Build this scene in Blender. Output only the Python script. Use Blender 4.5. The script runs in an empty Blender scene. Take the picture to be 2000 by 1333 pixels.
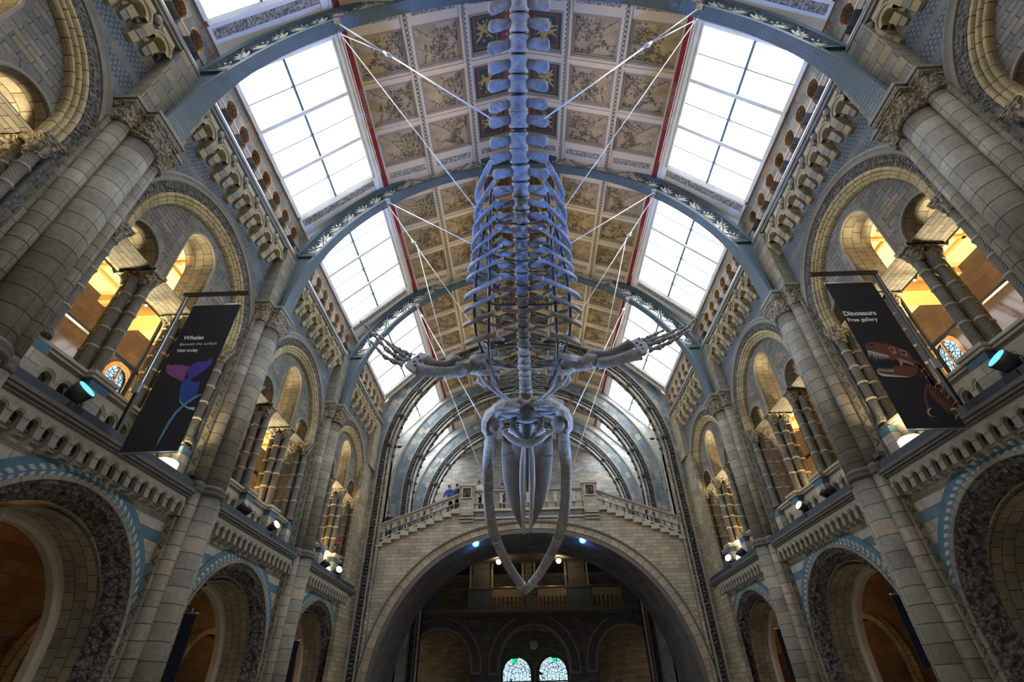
import bpy, math, random
from mathutils import Vector, Matrix, noise
from mathutils.geometry import tessellate_polygon
random.seed(7)
S = bpy.context.scene
PI = math.pi
# ------------------------------------------------------------------ camera, world, exposure
CAM = Vector((-.265, 0, 1.6))
F = 934.5                                   # focal length in pixels of the 2000 px wide frame
_y = Vector((34, -705.5, -F)).normalized()
_z = Vector((-27, 1236.5, -F)); _z = (_z - _z.dot(_y)*_y).normalized()
_x = _y.cross(_z)
RM = Matrix((_x, _y, _z))                   # camera axes -> world
cd = bpy.data.cameras.new('camera'); cd.sensor_width = 36; cd.lens = 36*F/2000; cd.clip_end = 300; cd.clip_start = .05
cam = bpy.data.objects.new('camera', cd); S.collection.objects.link(cam); S.camera = cam
cam.matrix_world = Matrix.Translation(CAM) @ RM.to_4x4()
S.view_settings.view_transform = 'Standard'; S.view_settings.look = 'None'
S.view_settings.gamma = 1; S.view_settings.use_curve_mapping = False
S.view_settings.exposure = 0.65
wd = bpy.data.worlds.new('sky'); S.world = wd; wd.use_nodes = True
bg = wd.node_tree.nodes['Background']; bg.inputs[0].default_value = (.9, .95, 1, 1); bg.inputs[1].default_value = 7.0

def ray(u, v): return RM @ Vector((u-1000, 666.5-v, -F))
def at(u, v, Y):
    "point seen at photo position (u,v) at the real distance Y down the hall"
    r = ray(u, v); return CAM + r*(Y/r.y)

def lamp(name, kind, loc, energy, color, size=.3, target=None, spot=None, blend=.5, portal=False, size_y=None):
    d = bpy.data.lights.new(name, kind); d.energy = energy; d.color = color
    if kind == 'AREA':
        d.size = size
        if size_y: d.shape = 'RECTANGLE'; d.size_y = size_y
        if portal: d.cycles.is_portal = True
    else: d.shadow_soft_size = size
    if kind == 'SPOT': d.spot_size = math.radians(spot); d.spot_blend = blend
    o = bpy.data.objects.new(name, d); S.collection.objects.link(o); o.location = loc
    if target is not None:
        o.rotation_euler = (Vector(target)-Vector(loc)).to_track_quat('-Z', 'Y').to_euler()
    return o
WARM = (1, .62, .22); BLUE = (.13, .32, 1)

# ------------------------------------------------------------------ dimensions (metres)
W = 8.3                                      # wall face
BAY = 6.2
YC = [2.2, 8.4, 14.6, 20.8]                  # bay centres
YP = [5.3, 11.5, 17.7]                       # piers
RED = (5.36, 18.42); EAVE = (8.02, 15.6); RIDGE = (0, 20.68)
# skylight portals
for s in (-1, 1):
    for yc, ln in ((-4, 6), (2.2, 5.4), (8.4, 5.4), (14.6, 5.4), (20.8, 5.4), (26.2, 3), (30.6, 3.6), (35.4, 3.6)):
        c = Vector((s*7.15, yc, 17.25)); n = Vector((-s*.727, 0, -.686))
        lamp('skylight_portal', 'AREA', c, 1, (1, 1, 1), ln, c+n, portal=True, size_y=3.3)

# ------------------------------------------------------------------ materials
def newmat(name):
    m = bpy.data.materials.new(name); m.use_nodes = True
    n = m.node_tree.nodes; return m, n, m.node_tree.links, n['Principled BSDF']
def inp(links, node, key, val):
    if hasattr(val, 'links') or isinstance(val, bpy.types.NodeSocket): links.new(val, node.inputs[key])
    else: node.inputs[key].default_value = val
def math_(n, l, op, a, b=0.0, c=0.0):
    k = n.new('ShaderNodeMath'); k.operation = op
    for i, q in enumerate((a, b, c)): inp(l, k, i, q)
    return k.outputs[0]
def mixc(n, l, f, a, b, mode='MIX'):
    k = n.new('ShaderNodeMix'); k.data_type = 'RGBA'; k.blend_type = mode
    inp(l, k, 0, f); inp(l, k, 6, a if not isinstance(a, tuple) else (*a, 1)[:4]); inp(l, k, 7, b if not isinstance(b, tuple) else (*b, 1)[:4])
    return k.outputs[2]
def uvn(n): return n.new('ShaderNodeUVMap').outputs[0]
def bump(n, l, bs, h, st=.3, d=.05):
    b = n.new('ShaderNodeBump'); b.inputs['Strength'].default_value = st; b.inputs['Distance'].default_value = d
    l.new(h, b.inputs['Height']); l.new(b.outputs[0], bs.inputs['Normal'])
def objn(n): return n.new('ShaderNodeTexCoord').outputs['Object']
def noisef(n, l, sc, vec=None, det=4, rough=.6):
    k = n.new('ShaderNodeTexNoise'); k.inputs['Scale'].default_value = sc; k.inputs['Detail'].default_value = det; k.inputs['Roughness'].default_value = rough
    l.new(vec if vec is not None else objn(n), k.inputs['Vector']); return k.outputs['Fac']
def ramp(n, l, f, stops, mode='LINEAR'):
    k = n.new('ShaderNodeValToRGB'); e = k.color_ramp.elements; k.color_ramp.interpolation = mode
    while len(e) < len(stops): e.new(.5)
    for i, (p, c) in enumerate(stops): e[i].position = p; e[i].color = (*c, 1)
    l.new(f, k.inputs[0]); return k.outputs[0]

def plain(name, col, rough=.7, metal=0, mott=.0, sc=3, spec=.5, bmp=0):
    m, n, l, b = newmat(name); b.inputs['Roughness'].default_value = rough; b.inputs['Metallic'].default_value = metal
    b.inputs['Specular IOR Level'].default_value = spec
    f = noisef(n, l, sc)
    c = mixc(n, l, f, tuple(x*(1-mott) for x in col), tuple(min(1, x*(1+mott)) for x in col))
    l.new(c, b.inputs['Base Color'])
    if bmp: bump(n, l, b, noisef(n, l, sc*8), bmp, .03)
    return m
def blocks(name, c1, c2, c3, bw=.5, bh=.2, mortar=.012, mc=(.05, .045, .04), off=.5, mott=.35, rough=.85, thin=False):
    "coursed masonry; c3 = the odd warmer block"
    m, n, l, b = newmat(name); uv = uvn(n)
    def br(a, z, seed):
        k = n.new('ShaderNodeTexBrick'); k.offset = off; k.inputs['Scale'].default_value = 1
        k.inputs['Brick Width'].default_value = bw; k.inputs['Row Height'].default_value = bh
        k.inputs['Mortar Size'].default_value = mortar; k.inputs['Mortar Smooth'].default_value = .3
        k.inputs['Color1'].default_value = (*a, 1); k.inputs['Color2'].default_value = (*z, 1); k.inputs['Mortar'].default_value = (*mc, 1)
        l.new(uv, k.inputs['Vector']); return k
    k = br((0, 0, 0), (1, 1, 1), 0); k.inputs['Mortar'].default_value = (0, 0, 0, 1)
    col = ramp(n, l, k.outputs['Color'], [(0, c1), (.35, tuple((x+y)/2 for x, y in zip(c1, c2))), (.62, c2), (.8, c1), (.88, c3), (1, c2)])
    nf = noisef(n, l, 1.3)
    nf2 = noisef(n, l, 14)
    col = mixc(n, l, 1.0, col, ramp(n, l, nf, [(.3, (1-mott,)*3), (.7, (1+mott*.4,)*3)]), 'MULTIPLY')
    col = mixc(n, l, 1.0, col, ramp(n, l, nf2, [(.3, (.8,)*3), (.7, (1.12,)*3)]), 'MULTIPLY')
    col = mixc(n, l, k.outputs['Fac'], col, mc)
    l.new(col, b.inputs['Base Color']); b.inputs['Roughness'].default_value = rough
    h = math_(n, l, 'SUBTRACT', math_(n, l, 'MULTIPLY', nf2, .4), k.outputs['Fac'])
    bump(n, l, b, h, .55, .02)
    return m
GREY1, GREY2, TAN = (.17, .165, .15), (.27, .26, .23), (.33, .25, .17)
M = {}
M['wall'] = blocks('grey_stone_courses', GREY1, GREY2, TAN, .42, .13, .008)
M['wallbig'] = blocks('grey_ashlar', (.19, .18, .155), (.29, .27, .22), (.36, .27, .17), .62, .3, .008)
M['drum'] = blocks('grey_drum_stone', (.2, .19, .16), (.31, .29, .24), (.33, .25, .18), 50, .34, .010, off=0)
M['drumb'] = blocks('tan_drum_stone', (.23, .205, .16), (.32, .29, .23), (.36, .25, .17), 50, .3, .010, off=0)
M['vous'] = blocks('grey_voussoirs', (.2, .19, .165), (.29, .27, .22), (.33, .25, .17), .34, 50, .008, off=0)
M['gold'] = blocks('lamplit_moulding_stone', (.46, .38, .2), (.55, .45, .24), (.6, .45, .22), .3, 50, .01, off=0)  # yellow glow of the warm ledge lamps is put into this stone colour
M['reveal'] = blocks('buff_reveal_blocks', (.25, .225, .17), (.36, .32, .23), (.42, .31, .18), .3, .24, .008)
M['pale'] = blocks('pale_brick', (.42, .44, .43), (.6, .62, .6), (.5, .46, .4), .5, .11, .006, mc=(.28, .28, .27))
M['tanwall'] = blocks('tan_brick', (.3, .26, .18), (.43, .38, .27), (.4, .27, .16), .5, .17, .007)
M['bridge'] = blocks('bridge_brick', (.37, .34, .27), (.5, .46, .37), (.45, .32, .2), .55, .16, .008, mc=(.12, .1, .08))
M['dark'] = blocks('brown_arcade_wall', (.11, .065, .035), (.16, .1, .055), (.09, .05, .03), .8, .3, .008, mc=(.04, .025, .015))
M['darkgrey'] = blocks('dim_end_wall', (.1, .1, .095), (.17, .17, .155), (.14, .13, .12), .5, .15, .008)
M['terra'] = blocks('orange_terracotta', (.5, .27, .12), (.62, .36, .16), (.42, .2, .1), .12, .12, .006)
M['colonnette'] = plain('pinkish_colonnette_stone', (.5, .4, .31), .7, mott=.15)
M['cap'] = plain('carved_capital_stone', (.34, .3, .22), .85, mott=.3, sc=9, bmp=.5)
M['stone'] = plain('moulded_stone', (.27, .26, .23), .85, mott=.25, sc=4, bmp=.2)
M['goldc'] = plain('buff_corbel_stone', (.42, .34, .19), .8, mott=.3, sc=5, bmp=.15)
M['stonel'] = plain('pale_moulded_stone', (.42, .38, .3), .85, mott=.2, sc=4, bmp=.15)
M['stoned'] = plain('dark_moulded_stone', (.12, .115, .105), .85, mott=.25, sc=4, bmp=.2)
M['lead'] = plain('black_ledge_sheet', (.035, .05, .075), .6, mott=.3)
M['copper'] = plain('copper_cornice', (.5, .24, .1), .5, mott=.35, sc=6)
M['iron'] = plain('blue_grey_painted_iron', (.08, .128, .165), .45, mott=.12, sc=3)
M['irond'] = plain('dark_slate_painted_iron', (.06, .085, .105), .5, mott=.12, sc=3)
M['steel'] = plain('brushed_steel', (.6, .62, .66), .3, metal=.9)
M['black'] = plain('black_metal', (.012, .013, .018), .45)
M['cream'] = plain('cream_paint', (.7, .58, .43), .6, mott=.08)
M['creamd'] = plain('buff_paint', (.36, .3, .22), .65, mott=.1)
M['white'] = plain('white_paint', (.88, .87, .85), .5, mott=.04)
M['red'] = plain('dark_red_paint', (.25, .02, .025), .6, mott=.15)
M['buff'] = plain('gold_leaf_paint', (.5, .33, .1), .5, mott=.2)
M['white_print'] = plain('white_print', (.85, .85, .87), .6)
M['rod'] = plain('navy_support_tube', (.012, .02, .045), .35)
M['rub'] = plain('dark_rubber_disc', (.012, .014, .022), .6)
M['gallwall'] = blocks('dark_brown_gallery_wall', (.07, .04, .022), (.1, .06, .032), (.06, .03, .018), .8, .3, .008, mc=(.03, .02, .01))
M['gallceil'] = plain('cream_yellow_plaster', (.8, .66, .36), .7, mott=.06)
M['gallmould'] = plain('ochre_plaster_moulding', (.62, .38, .12), .7, mott=.1)
M['floor'] = plain('mosaic_floor', (.3, .26, .2), .4, mott=.2)

def bonemat():
    m, n, l, b = newmat('weathered_bone')
    f = noisef(n, l, 2.2, det=6); f2 = noisef(n, l, 11, det=5, rough=.7)
    c = ramp(n, l, f, [(.3, (.15, .15, .16)), (.5, (.27, .28, .3)), (.7, (.4, .41, .44))])
    c = mixc(n, l, 1, c, ramp(n, l, f2, [(.3, (.6,)*3), (.65, (1.1,)*3)]), 'MULTIPLY')
    l.new(c, b.inputs['Base Color']); b.inputs['Roughness'].default_value = .6
    bump(n, l, b, f2, .5, .04); return m
M['bone'] = bonemat()
def bandstripes(name='blue_cream_spandrel'):
    "blue and cream courses by height, with block joints"
    m, n, l, b = newmat(name); uv = uvn(n); sx = n.new('ShaderNodeSeparateXYZ'); l.new(uv, sx.inputs[0])
    k = n.new('ShaderNodeTexBrick'); k.inputs['Scale'].default_value = 1; k.inputs['Brick Width'].default_value = .62; k.inputs['Row Height'].default_value = .215
    k.inputs['Mortar Size'].default_value = .006; l.new(uv, k.inputs['Vector'])
    k.inputs['Color1'].default_value = (.33, .31, .26, 1); k.inputs['Color2'].default_value = (.5, .48, .42, 1); k.inputs['Mortar'].default_value = (.1, .1, .1, 1)
    k2 = n.new('ShaderNodeTexBrick'); k2.inputs['Scale'].default_value = 1; k2.inputs['Brick Width'].default_value = .62; k2.inputs['Row Height'].default_value = .215
    k2.inputs['Mortar Size'].default_value = .005; l.new(uv, k2.inputs['Vector'])
    k2.inputs['Color1'].default_value = (.07, .15, .21, 1); k2.inputs['Color2'].default_value = (.1, .2, .28, 1); k2.inputs['Mortar'].default_value = (.05, .09, .12, 1)
    r = math_(n, l, 'FLOOR', math_(n, l, 'DIVIDE', sx.outputs[1], .215))
    q = math_(n, l, 'FLOORED_MODULO', r, 3.0)
    f = math_(n, l, 'LESS_THAN', q, .5)
    c = mixc(n, l, f, k.outputs[0], k2.outputs[0])
    c = mixc(n, l, 1, c, ramp(n, l, noisef(n, l, 2.5), [(.3, (.7,)*3), (.7, (1.1,)*3)]), 'MULTIPLY')
    l.new(c, b.inputs['Base Color']); b.inputs['Roughness'].default_value = .75; return m
M['stripe'] = bandstripes()
def herring():
    m, n, l, b = newmat('blue_herringbone_band'); uv = uvn(n); sx = n.new('ShaderNodeSeparateXYZ'); l.new(uv, sx.inputs[0])
    v = math_(n, l, 'SUBTRACT', math_(n, l, 'DIVIDE', sx.outputs[1], .3), .5)
    av = math_(n, l, 'ABSOLUTE', v)
    ph = math_(n, l, 'FRACT', math_(n, l, 'ADD', math_(n, l, 'DIVIDE', sx.outputs[0], .18), math_(n, l, 'MULTIPLY', av, 1.3)))
    a = math_(n, l, 'GREATER_THAN', ph, .52)
    lim = math_(n, l, 'MULTIPLY', math_(n, l, 'LESS_THAN', av, .36), math_(n, l, 'GREATER_THAN', av, .05))
    f = math_(n, l, 'MULTIPLY', a, lim)
    c = mixc(n, l, f, (.075, .16, .225), (.42, .43, .4))
    c = mixc(n, l, 1, c, ramp(n, l, noisef(n, l, 4), [(.3, (.75,)*3), (.7, (1.1,)*3)]), 'MULTIPLY')
    l.new(c, b.inputs['Base Color']); b.inputs['Roughness'].default_value = .7; return m
M['herring'] = herring()
def diaper():
    m, n, l, b = newmat('blue_diaper_blocks'); uv = uvn(n); sx = n.new('ShaderNodeSeparateXYZ'); l.new(uv, sx.inputs[0])
    def cell(k): return math_(n, l, 'FRACT', math_(n, l, 'DIVIDE', k, .11))
    def sq(k): return math_(n, l, 'LESS_THAN', math_(n, l, 'ABSOLUTE', math_(n, l, 'SUBTRACT', k, .5)), .3)
    row = math_(n, l, 'FLOOR', math_(n, l, 'DIVIDE', sx.outputs[1], .11))
    u2 = math_(n, l, 'ADD', sx.outputs[0], math_(n, l, 'MULTIPLY', row, .055))
    f = math_(n, l, 'MULTIPLY', sq(cell(u2)), sq(cell(sx.outputs[1])))
    rr = math_(n, l, 'LESS_THAN', math_(n, l, 'FLOORED_MODULO', row, 6.0), 3.5)
    f = math_(n, l, 'MULTIPLY', f, rr)
    base = mixc(n, l, rr, (.16, .17, .17), (.07, .095, .125))
    c = mixc(n, l, f, base, (.17, .195, .22))
    c = mixc(n, l, 1, c, ramp(n, l, noisef(n, l, 3), [(.3, (.7,)*3), (.7, (1.15,)*3)]), 'MULTIPLY')
    l.new(c, b.inputs['Base Color']); b.inputs['Roughness'].default_value = .75; return m
M['diaper'] = diaper()
def zigzag():
    m, n, l, b = newmat('zigzag_carved_stone'); uv = uvn(n); sx = n.new('ShaderNodeSeparateXYZ'); l.new(uv, sx.inputs[0])
    tri = math_(n, l, 'PINGPONG', sx.outputs[1], .16)
    d = math_(n, l, 'ABSOLUTE', math_(n, l, 'SUBTRACT', math_(n, l, 'MULTIPLY', tri, 1.0), math_(n, l, 'ADD', math_(n, l, 'PINGPONG', math_(n, l, 'ADD', sx.outputs[0], 100.0), .25), -.05)))
    f = math_(n, l, 'LESS_THAN', d, .03)
    jo = math_(n, l, 'LESS_THAN', math_(n, l, 'FRACT', math_(n, l, 'DIVIDE', sx.outputs[1], .34)), .03)
    nf = noisef(n, l, 2)
    c = ramp(n, l, nf, [(.3, (.2, .18, .14)), (.6, (.3, .27, .2)), (.8, (.34, .26, .18))])
    c = mixc(n, l, f, c, (.1, .09, .07)); c = mixc(n, l, jo, c, (.06, .05, .04))
    l.new(c, b.inputs['Base Color']); b.inputs['Roughness'].default_value = .85
    bump(n, l, b, math_(n, l, 'SUBTRACT', 1.0, f), .5, .03); return m
M['zig'] = zigzag()
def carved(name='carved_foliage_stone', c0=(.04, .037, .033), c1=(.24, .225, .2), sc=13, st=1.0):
    m, n, l, b = newmat(name); k = n.new('ShaderNodeTexVoronoi'); k.feature = 'SMOOTH_F1'; k.inputs['Scale'].default_value = sc
    w = n.new('ShaderNodeTexNoise'); w.inputs['Scale'].default_value = 5; l.new(objn(n), w.inputs['Vector'])
    v = n.new('ShaderNodeVectorMath'); v.operation = 'ADD'; l.new(objn(n), v.inputs[0])
    v2 = n.new('ShaderNodeVectorMath'); v2.operation = 'SCALE'; l.new(w.outputs['Color'], v2.inputs[0]); v2.inputs['Scale'].default_value = .25
    l.new(v2.outputs[0], v.inputs[1]); l.new(v.outputs[0], k.inputs['Vector'])
    f = noisef(n, l, sc*3, det=3)
    h = math_(n, l, 'ADD', math_(n, l, 'MULTIPLY', k.outputs['Distance'], -1.4), math_(n, l, 'MULTIPLY', f, .6))
    c = ramp(n, l, math_(n, l, 'ADD', h, .7), [(.15, c0), (.75, c1)])
    l.new(c, b.inputs['Base Color']); b.inputs['Roughness'].default_value = .85
    bump(n, l, b, h, st, .12 if sc < 15 else .06); return m
M['carved'] = carved()
M['scales'] = carved('scale_pattern_stone', (.1, .1, .09), (.27, .26, .23), 14, .8)
M['acanthus'] = carved('carved_acanthus_stone', (.14, .12, .085), (.5, .43, .31), 16, .8)
M['wreath'] = carved('grey_leaf_band_paint', (.16, .15, .14), (.6, .55, .48), 18, .2)
def bluecream():
    m, n, l, b = newmat('blue_and_cream_voussoirs'); uv = uvn(n)
    k = n.new('ShaderNodeTexBrick'); k.offset = .5; k.inputs['Scale'].default_value = 1; k.inputs['Brick Width'].default_value = .42; k.inputs['Row Height'].default_value = .34
    k.inputs['Mortar Size'].default_value = .008; l.new(uv, k.inputs['Vector'])
    k.inputs['Color1'].default_value = (0, 0, 0, 1); k.inputs['Color2'].default_value = (1, 1, 1, 1); k.inputs['Mortar'].default_value = (0, 0, 0, 1)
    c = ramp(n, l, k.outputs[0], [(0, (.12, .155, .18)), (.4, (.17, .205, .225)), (.62, (.32, .3, .24)), (.8, (.2, .22, .22))], 'CONSTANT')
    c = mixc(n, l, k.outputs['Fac'], c, (.07, .08, .09))
    c = mixc(n, l, 1, c, ramp(n, l, noisef(n, l, 3), [(.3, (.75,)*3), (.7, (1.15,)*3)]), 'MULTIPLY')
    l.new(c, b.inputs['Base Color']); b.inputs['Roughness'].default_value = .75; return m
M['bluecream'] = bluecream()
def ironriv():
    m, n, l, b = newmat('riveted_blue_iron'); uv = uvn(n); sx = n.new('ShaderNodeSeparateXYZ'); l.new(uv, sx.inputs[0])
    fu = math_(n, l, 'SUBTRACT', math_(n, l, 'FRACT', math_(n, l, 'DIVIDE', sx.outputs[0], .11)), .5)
    v = sx.outputs[1]
    def row(c0): return math_(n, l, 'SUBTRACT', v, c0)
    ds = []
    for c0 in (.07, .15, .25, .33):
        dv = math_(n, l, 'DIVIDE', row(c0), .11)
        ds.append(math_(n, l, 'SQRT', math_(n, l, 'ADD', math_(n, l, 'MULTIPLY', fu, fu), math_(n, l, 'MULTIPLY', dv, dv))))
    d = math_(n, l, 'MINIMUM', math_(n, l, 'MINIMUM', ds[0], ds[1]), math_(n, l, 'MINIMUM', ds[2], ds[3]))
    f = math_(n, l, 'LESS_THAN', d, .15)
    c = mixc(n, l, f, (.082, .13, .168), (.04, .065, .085))
    c = mixc(n, l, 1, c, ramp(n, l, noisef(n, l, 2), [(.3, (.8,)*3), (.7, (1.1,)*3)]), 'MULTIPLY')
    l.new(c, b.inputs['Base Color']); b.inputs['Roughness'].default_value = .45
    bump(n, l, b, math_(n, l, 'SUBTRACT', .3, math_(n, l, 'MINIMUM', d, .3)), .6, .03); return m
M['riv'] = ironriv()
def panelpaint():
    m, n, l, b = newmat('aged_gilt_panel_paint')
    f = noisef(n, l, 1.6, det=6); f2 = noisef(n, l, 8)
    c = ramp(n, l, f, [(.3, (.3, .215, .12)), (.55, (.48, .36, .21)), (.75, (.6, .46, .27))])
    c = mixc(n, l, 1, c, ramp(n, l, f2, [(.3, (.85,)*3), (.7, (1.1,)*3)]), 'MULTIPLY')
    l.new(c, b.inputs['Base Color']); b.inputs['Roughness'].default_value = .6; return m
M['panel'] = panelpaint()
M['leaf'] = plain('brown_leaf_paint', (.12, .09, .055), .6, mott=.3)
M['gleaf'] = plain('gilt_fruit_paint', (.5, .33, .09), .5, mott=.2)
M['green'] = plain('dark_green_panel_paint', (.045, .05, .035), .6, mott=.3)
M['redb'] = plain('brick_red_border_paint', (.22, .06, .035), .6, mott=.2)
def checker():
    m, n, l, b = newmat('chequered_purlin_paint'); uv = uvn(n)
    k = n.new('ShaderNodeTexChecker'); k.inputs['Scale'].default_value = 14; k.inputs[1].default_value = (.5, .43, .33, 1); k.inputs[2].default_value = (.07, .1, .1, 1)
    l.new(uv, k.inputs[0]); l.new(k.outputs[0], b.inputs['Base Color']); b.inputs['Roughness'].default_value = .6; return m
M['check'] = checker()
def glass(name, tint=(1, 1, 1), g=.06):
    m, n, l, b = newmat(name); n.remove(b); t = n.new('ShaderNodeBsdfTransparent'); t.inputs[0].default_value = (*tint, 1)
    gl = n.new('ShaderNodeBsdfGlossy'); gl.inputs['Roughness'].default_value = .05; x = n.new('ShaderNodeMixShader'); x.inputs[0].default_value = g
    l.new(t.outputs[0], x.inputs[1]); l.new(gl.outputs[0], x.inputs[2]); l.new(x.outputs[0], n['Material Output'].inputs[0]); return m
M['glass'] = glass('skylight_glass')
M['screen'] = glass('gallery_screen_glass', (.85, .88, .9), .035)
def emit(name, col, st):
    m, n, l, b = newmat(name); b.inputs['Base Color'].default_value = (0, 0, 0, 1)
    b.inputs['Emission Color'].default_value = (*col, 1); b.inputs['Emission Strength'].default_value = st; return m
M['lampblue'] = emit('blue_lamp_lens', (.12, .55, 1), 4); M['lampwhite'] = emit('white_lamp_lens', (.8, .92, 1), 30)
M['lampwarm'] = emit('warm_lamp_lens', (1, .78, .45), 9); M['beam'] = emit('blue_white_lamp_lens', (.35, .75, 1), 120)
M['lampbluew'] = emit('pale_blue_lamp_lens', (.1, .5, 1), 1.3)
M['beamrim'] = emit('deep_blue_lamp_rim', (.03, .25, 1), 4)
M['exit'] = emit('green_exit_sign', (.02, .5, .22), 1.2)
def stained():
    m, n, l, b = newmat('leaded_daylight_glass'); uv = uvn(n); k = n.new('ShaderNodeTexVoronoi'); k.feature = 'DISTANCE_TO_EDGE'; k.inputs['Scale'].default_value = 7
    l.new(uv, k.inputs['Vector']); f = math_(n, l, 'LESS_THAN', k.outputs['Distance'], .05)
    n.remove(b); t = n.new('ShaderNodeBsdfTransparent'); d = n.new('ShaderNodeBsdfDiffuse'); d.inputs[0].default_value = (.02, .04, .06, 1)
    t.inputs[0].default_value = (.28, .32, .34, 1)
    x = n.new('ShaderNodeMixShader'); l.new(f, x.inputs[0]); l.new(t.outputs[0], x.inputs[1]); l.new(d.outputs[0], x.inputs[2])
    l.new(x.outputs[0], n['Material Output'].inputs[0]); return m
M['stained'] = stained()

M['bonel'] = plain('pale_blue_grey_resin', (.42, .44, .5), .55, mott=.15)
M['steel2'] = plain('dull_steel_strap', (.45, .48, .52), .35, metal=.7)
M['boned'] = plain('dark_weathered_bone', (.17, .165, .165), .65, mott=.45, sc=2.5, bmp=.3)
M['rope'] = plain('bright_steel_rope', (.8, .82, .86), .35, metal=.3)
M['greybox'] = plain('grey_metal_box', (.3, .33, .36), .5)
M['drumlamp'] = emit('lit_cream_drum', (1, .85, .6), .9); M['drumlamp'].node_tree.nodes['Principled BSDF'].inputs['Base Color'].default_value = (.7, .62, .45, 1)
M['skin'] = plain('skin', (.5, .32, .24), .6)
M['cnavy'] = plain('navy_cloth', (.02, .03, .06), .8)
M['cblue'] = plain('blue_cloth', (.03, .08, .3), .8)
M['cpale'] = plain('pale_pink_cloth', (.5, .42, .4), .8)
M['cdark'] = plain('dark_cloth', (.03, .03, .035), .8)
M['cred'] = plain('red_cloth', (.6, .04, .05), .7)
M['hdark'] = plain('dark_hair', (.03, .02, .015), .6)
M['hfair'] = plain('fair_hair', (.3, .2, .1), .6)
M['cloth'] = plain('black_banner_cloth', (.012, .013, .02), .8)
M['navy'] = plain('navy_banner_cloth', (.012, .02, .045), .8)
M['pmag'] = plain('magenta_print', (.25, .08, .28), .7, mott=.2)
M['pviolet'] = plain('violet_blue_print', (.06, .05, .4), .7, mott=.3)
M['pblue'] = plain('blue_print', (.02, .07, .38), .7, mott=.4, sc=6)
M['ppale'] = plain('pale_blue_print', (.4, .6, .8), .7)
M['pcyan'] = plain('sky_blue_print', (.12, .28, .5), .7, mott=.3)
M['pbrown'] = plain('brown_bone_print', (.16, .05, .03), .7, mott=.3, sc=12)
M['ptan'] = plain('tan_bone_print', (.4, .27, .2), .7, mott=.3, sc=12)
M['pbone'] = plain('white_bone_print', (.6, .55, .5), .7)
M['pblack'] = plain('black_print', (.01, .01, .014), .8)
M['globe'] = plain('frosted_globe', (.5, .5, .5), .4)
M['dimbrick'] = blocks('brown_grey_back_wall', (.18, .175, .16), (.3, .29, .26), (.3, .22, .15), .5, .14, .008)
M['vousbr'] = blocks('bridge_voussoirs', (.36, .31, .23), (.46, .4, .3), (.45, .28, .17), .42, 50, .01, off=0)
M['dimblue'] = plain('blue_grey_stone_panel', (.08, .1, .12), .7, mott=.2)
M['gallbal'] = plain('buff_balcony_stone', (.25, .2, .13), .8, mott=.2)
M['lettergold'] = plain('dull_gold_letter_paint', (.5, .3, .25), .5)
M['iron2'] = plain('blue_grey_glazing_iron', (.13, .19, .25), .5)
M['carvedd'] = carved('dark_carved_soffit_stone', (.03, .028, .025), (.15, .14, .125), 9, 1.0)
M['leafcream'] = plain('cream_leaf_ironwork', (.5, .48, .38), .5)
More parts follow.
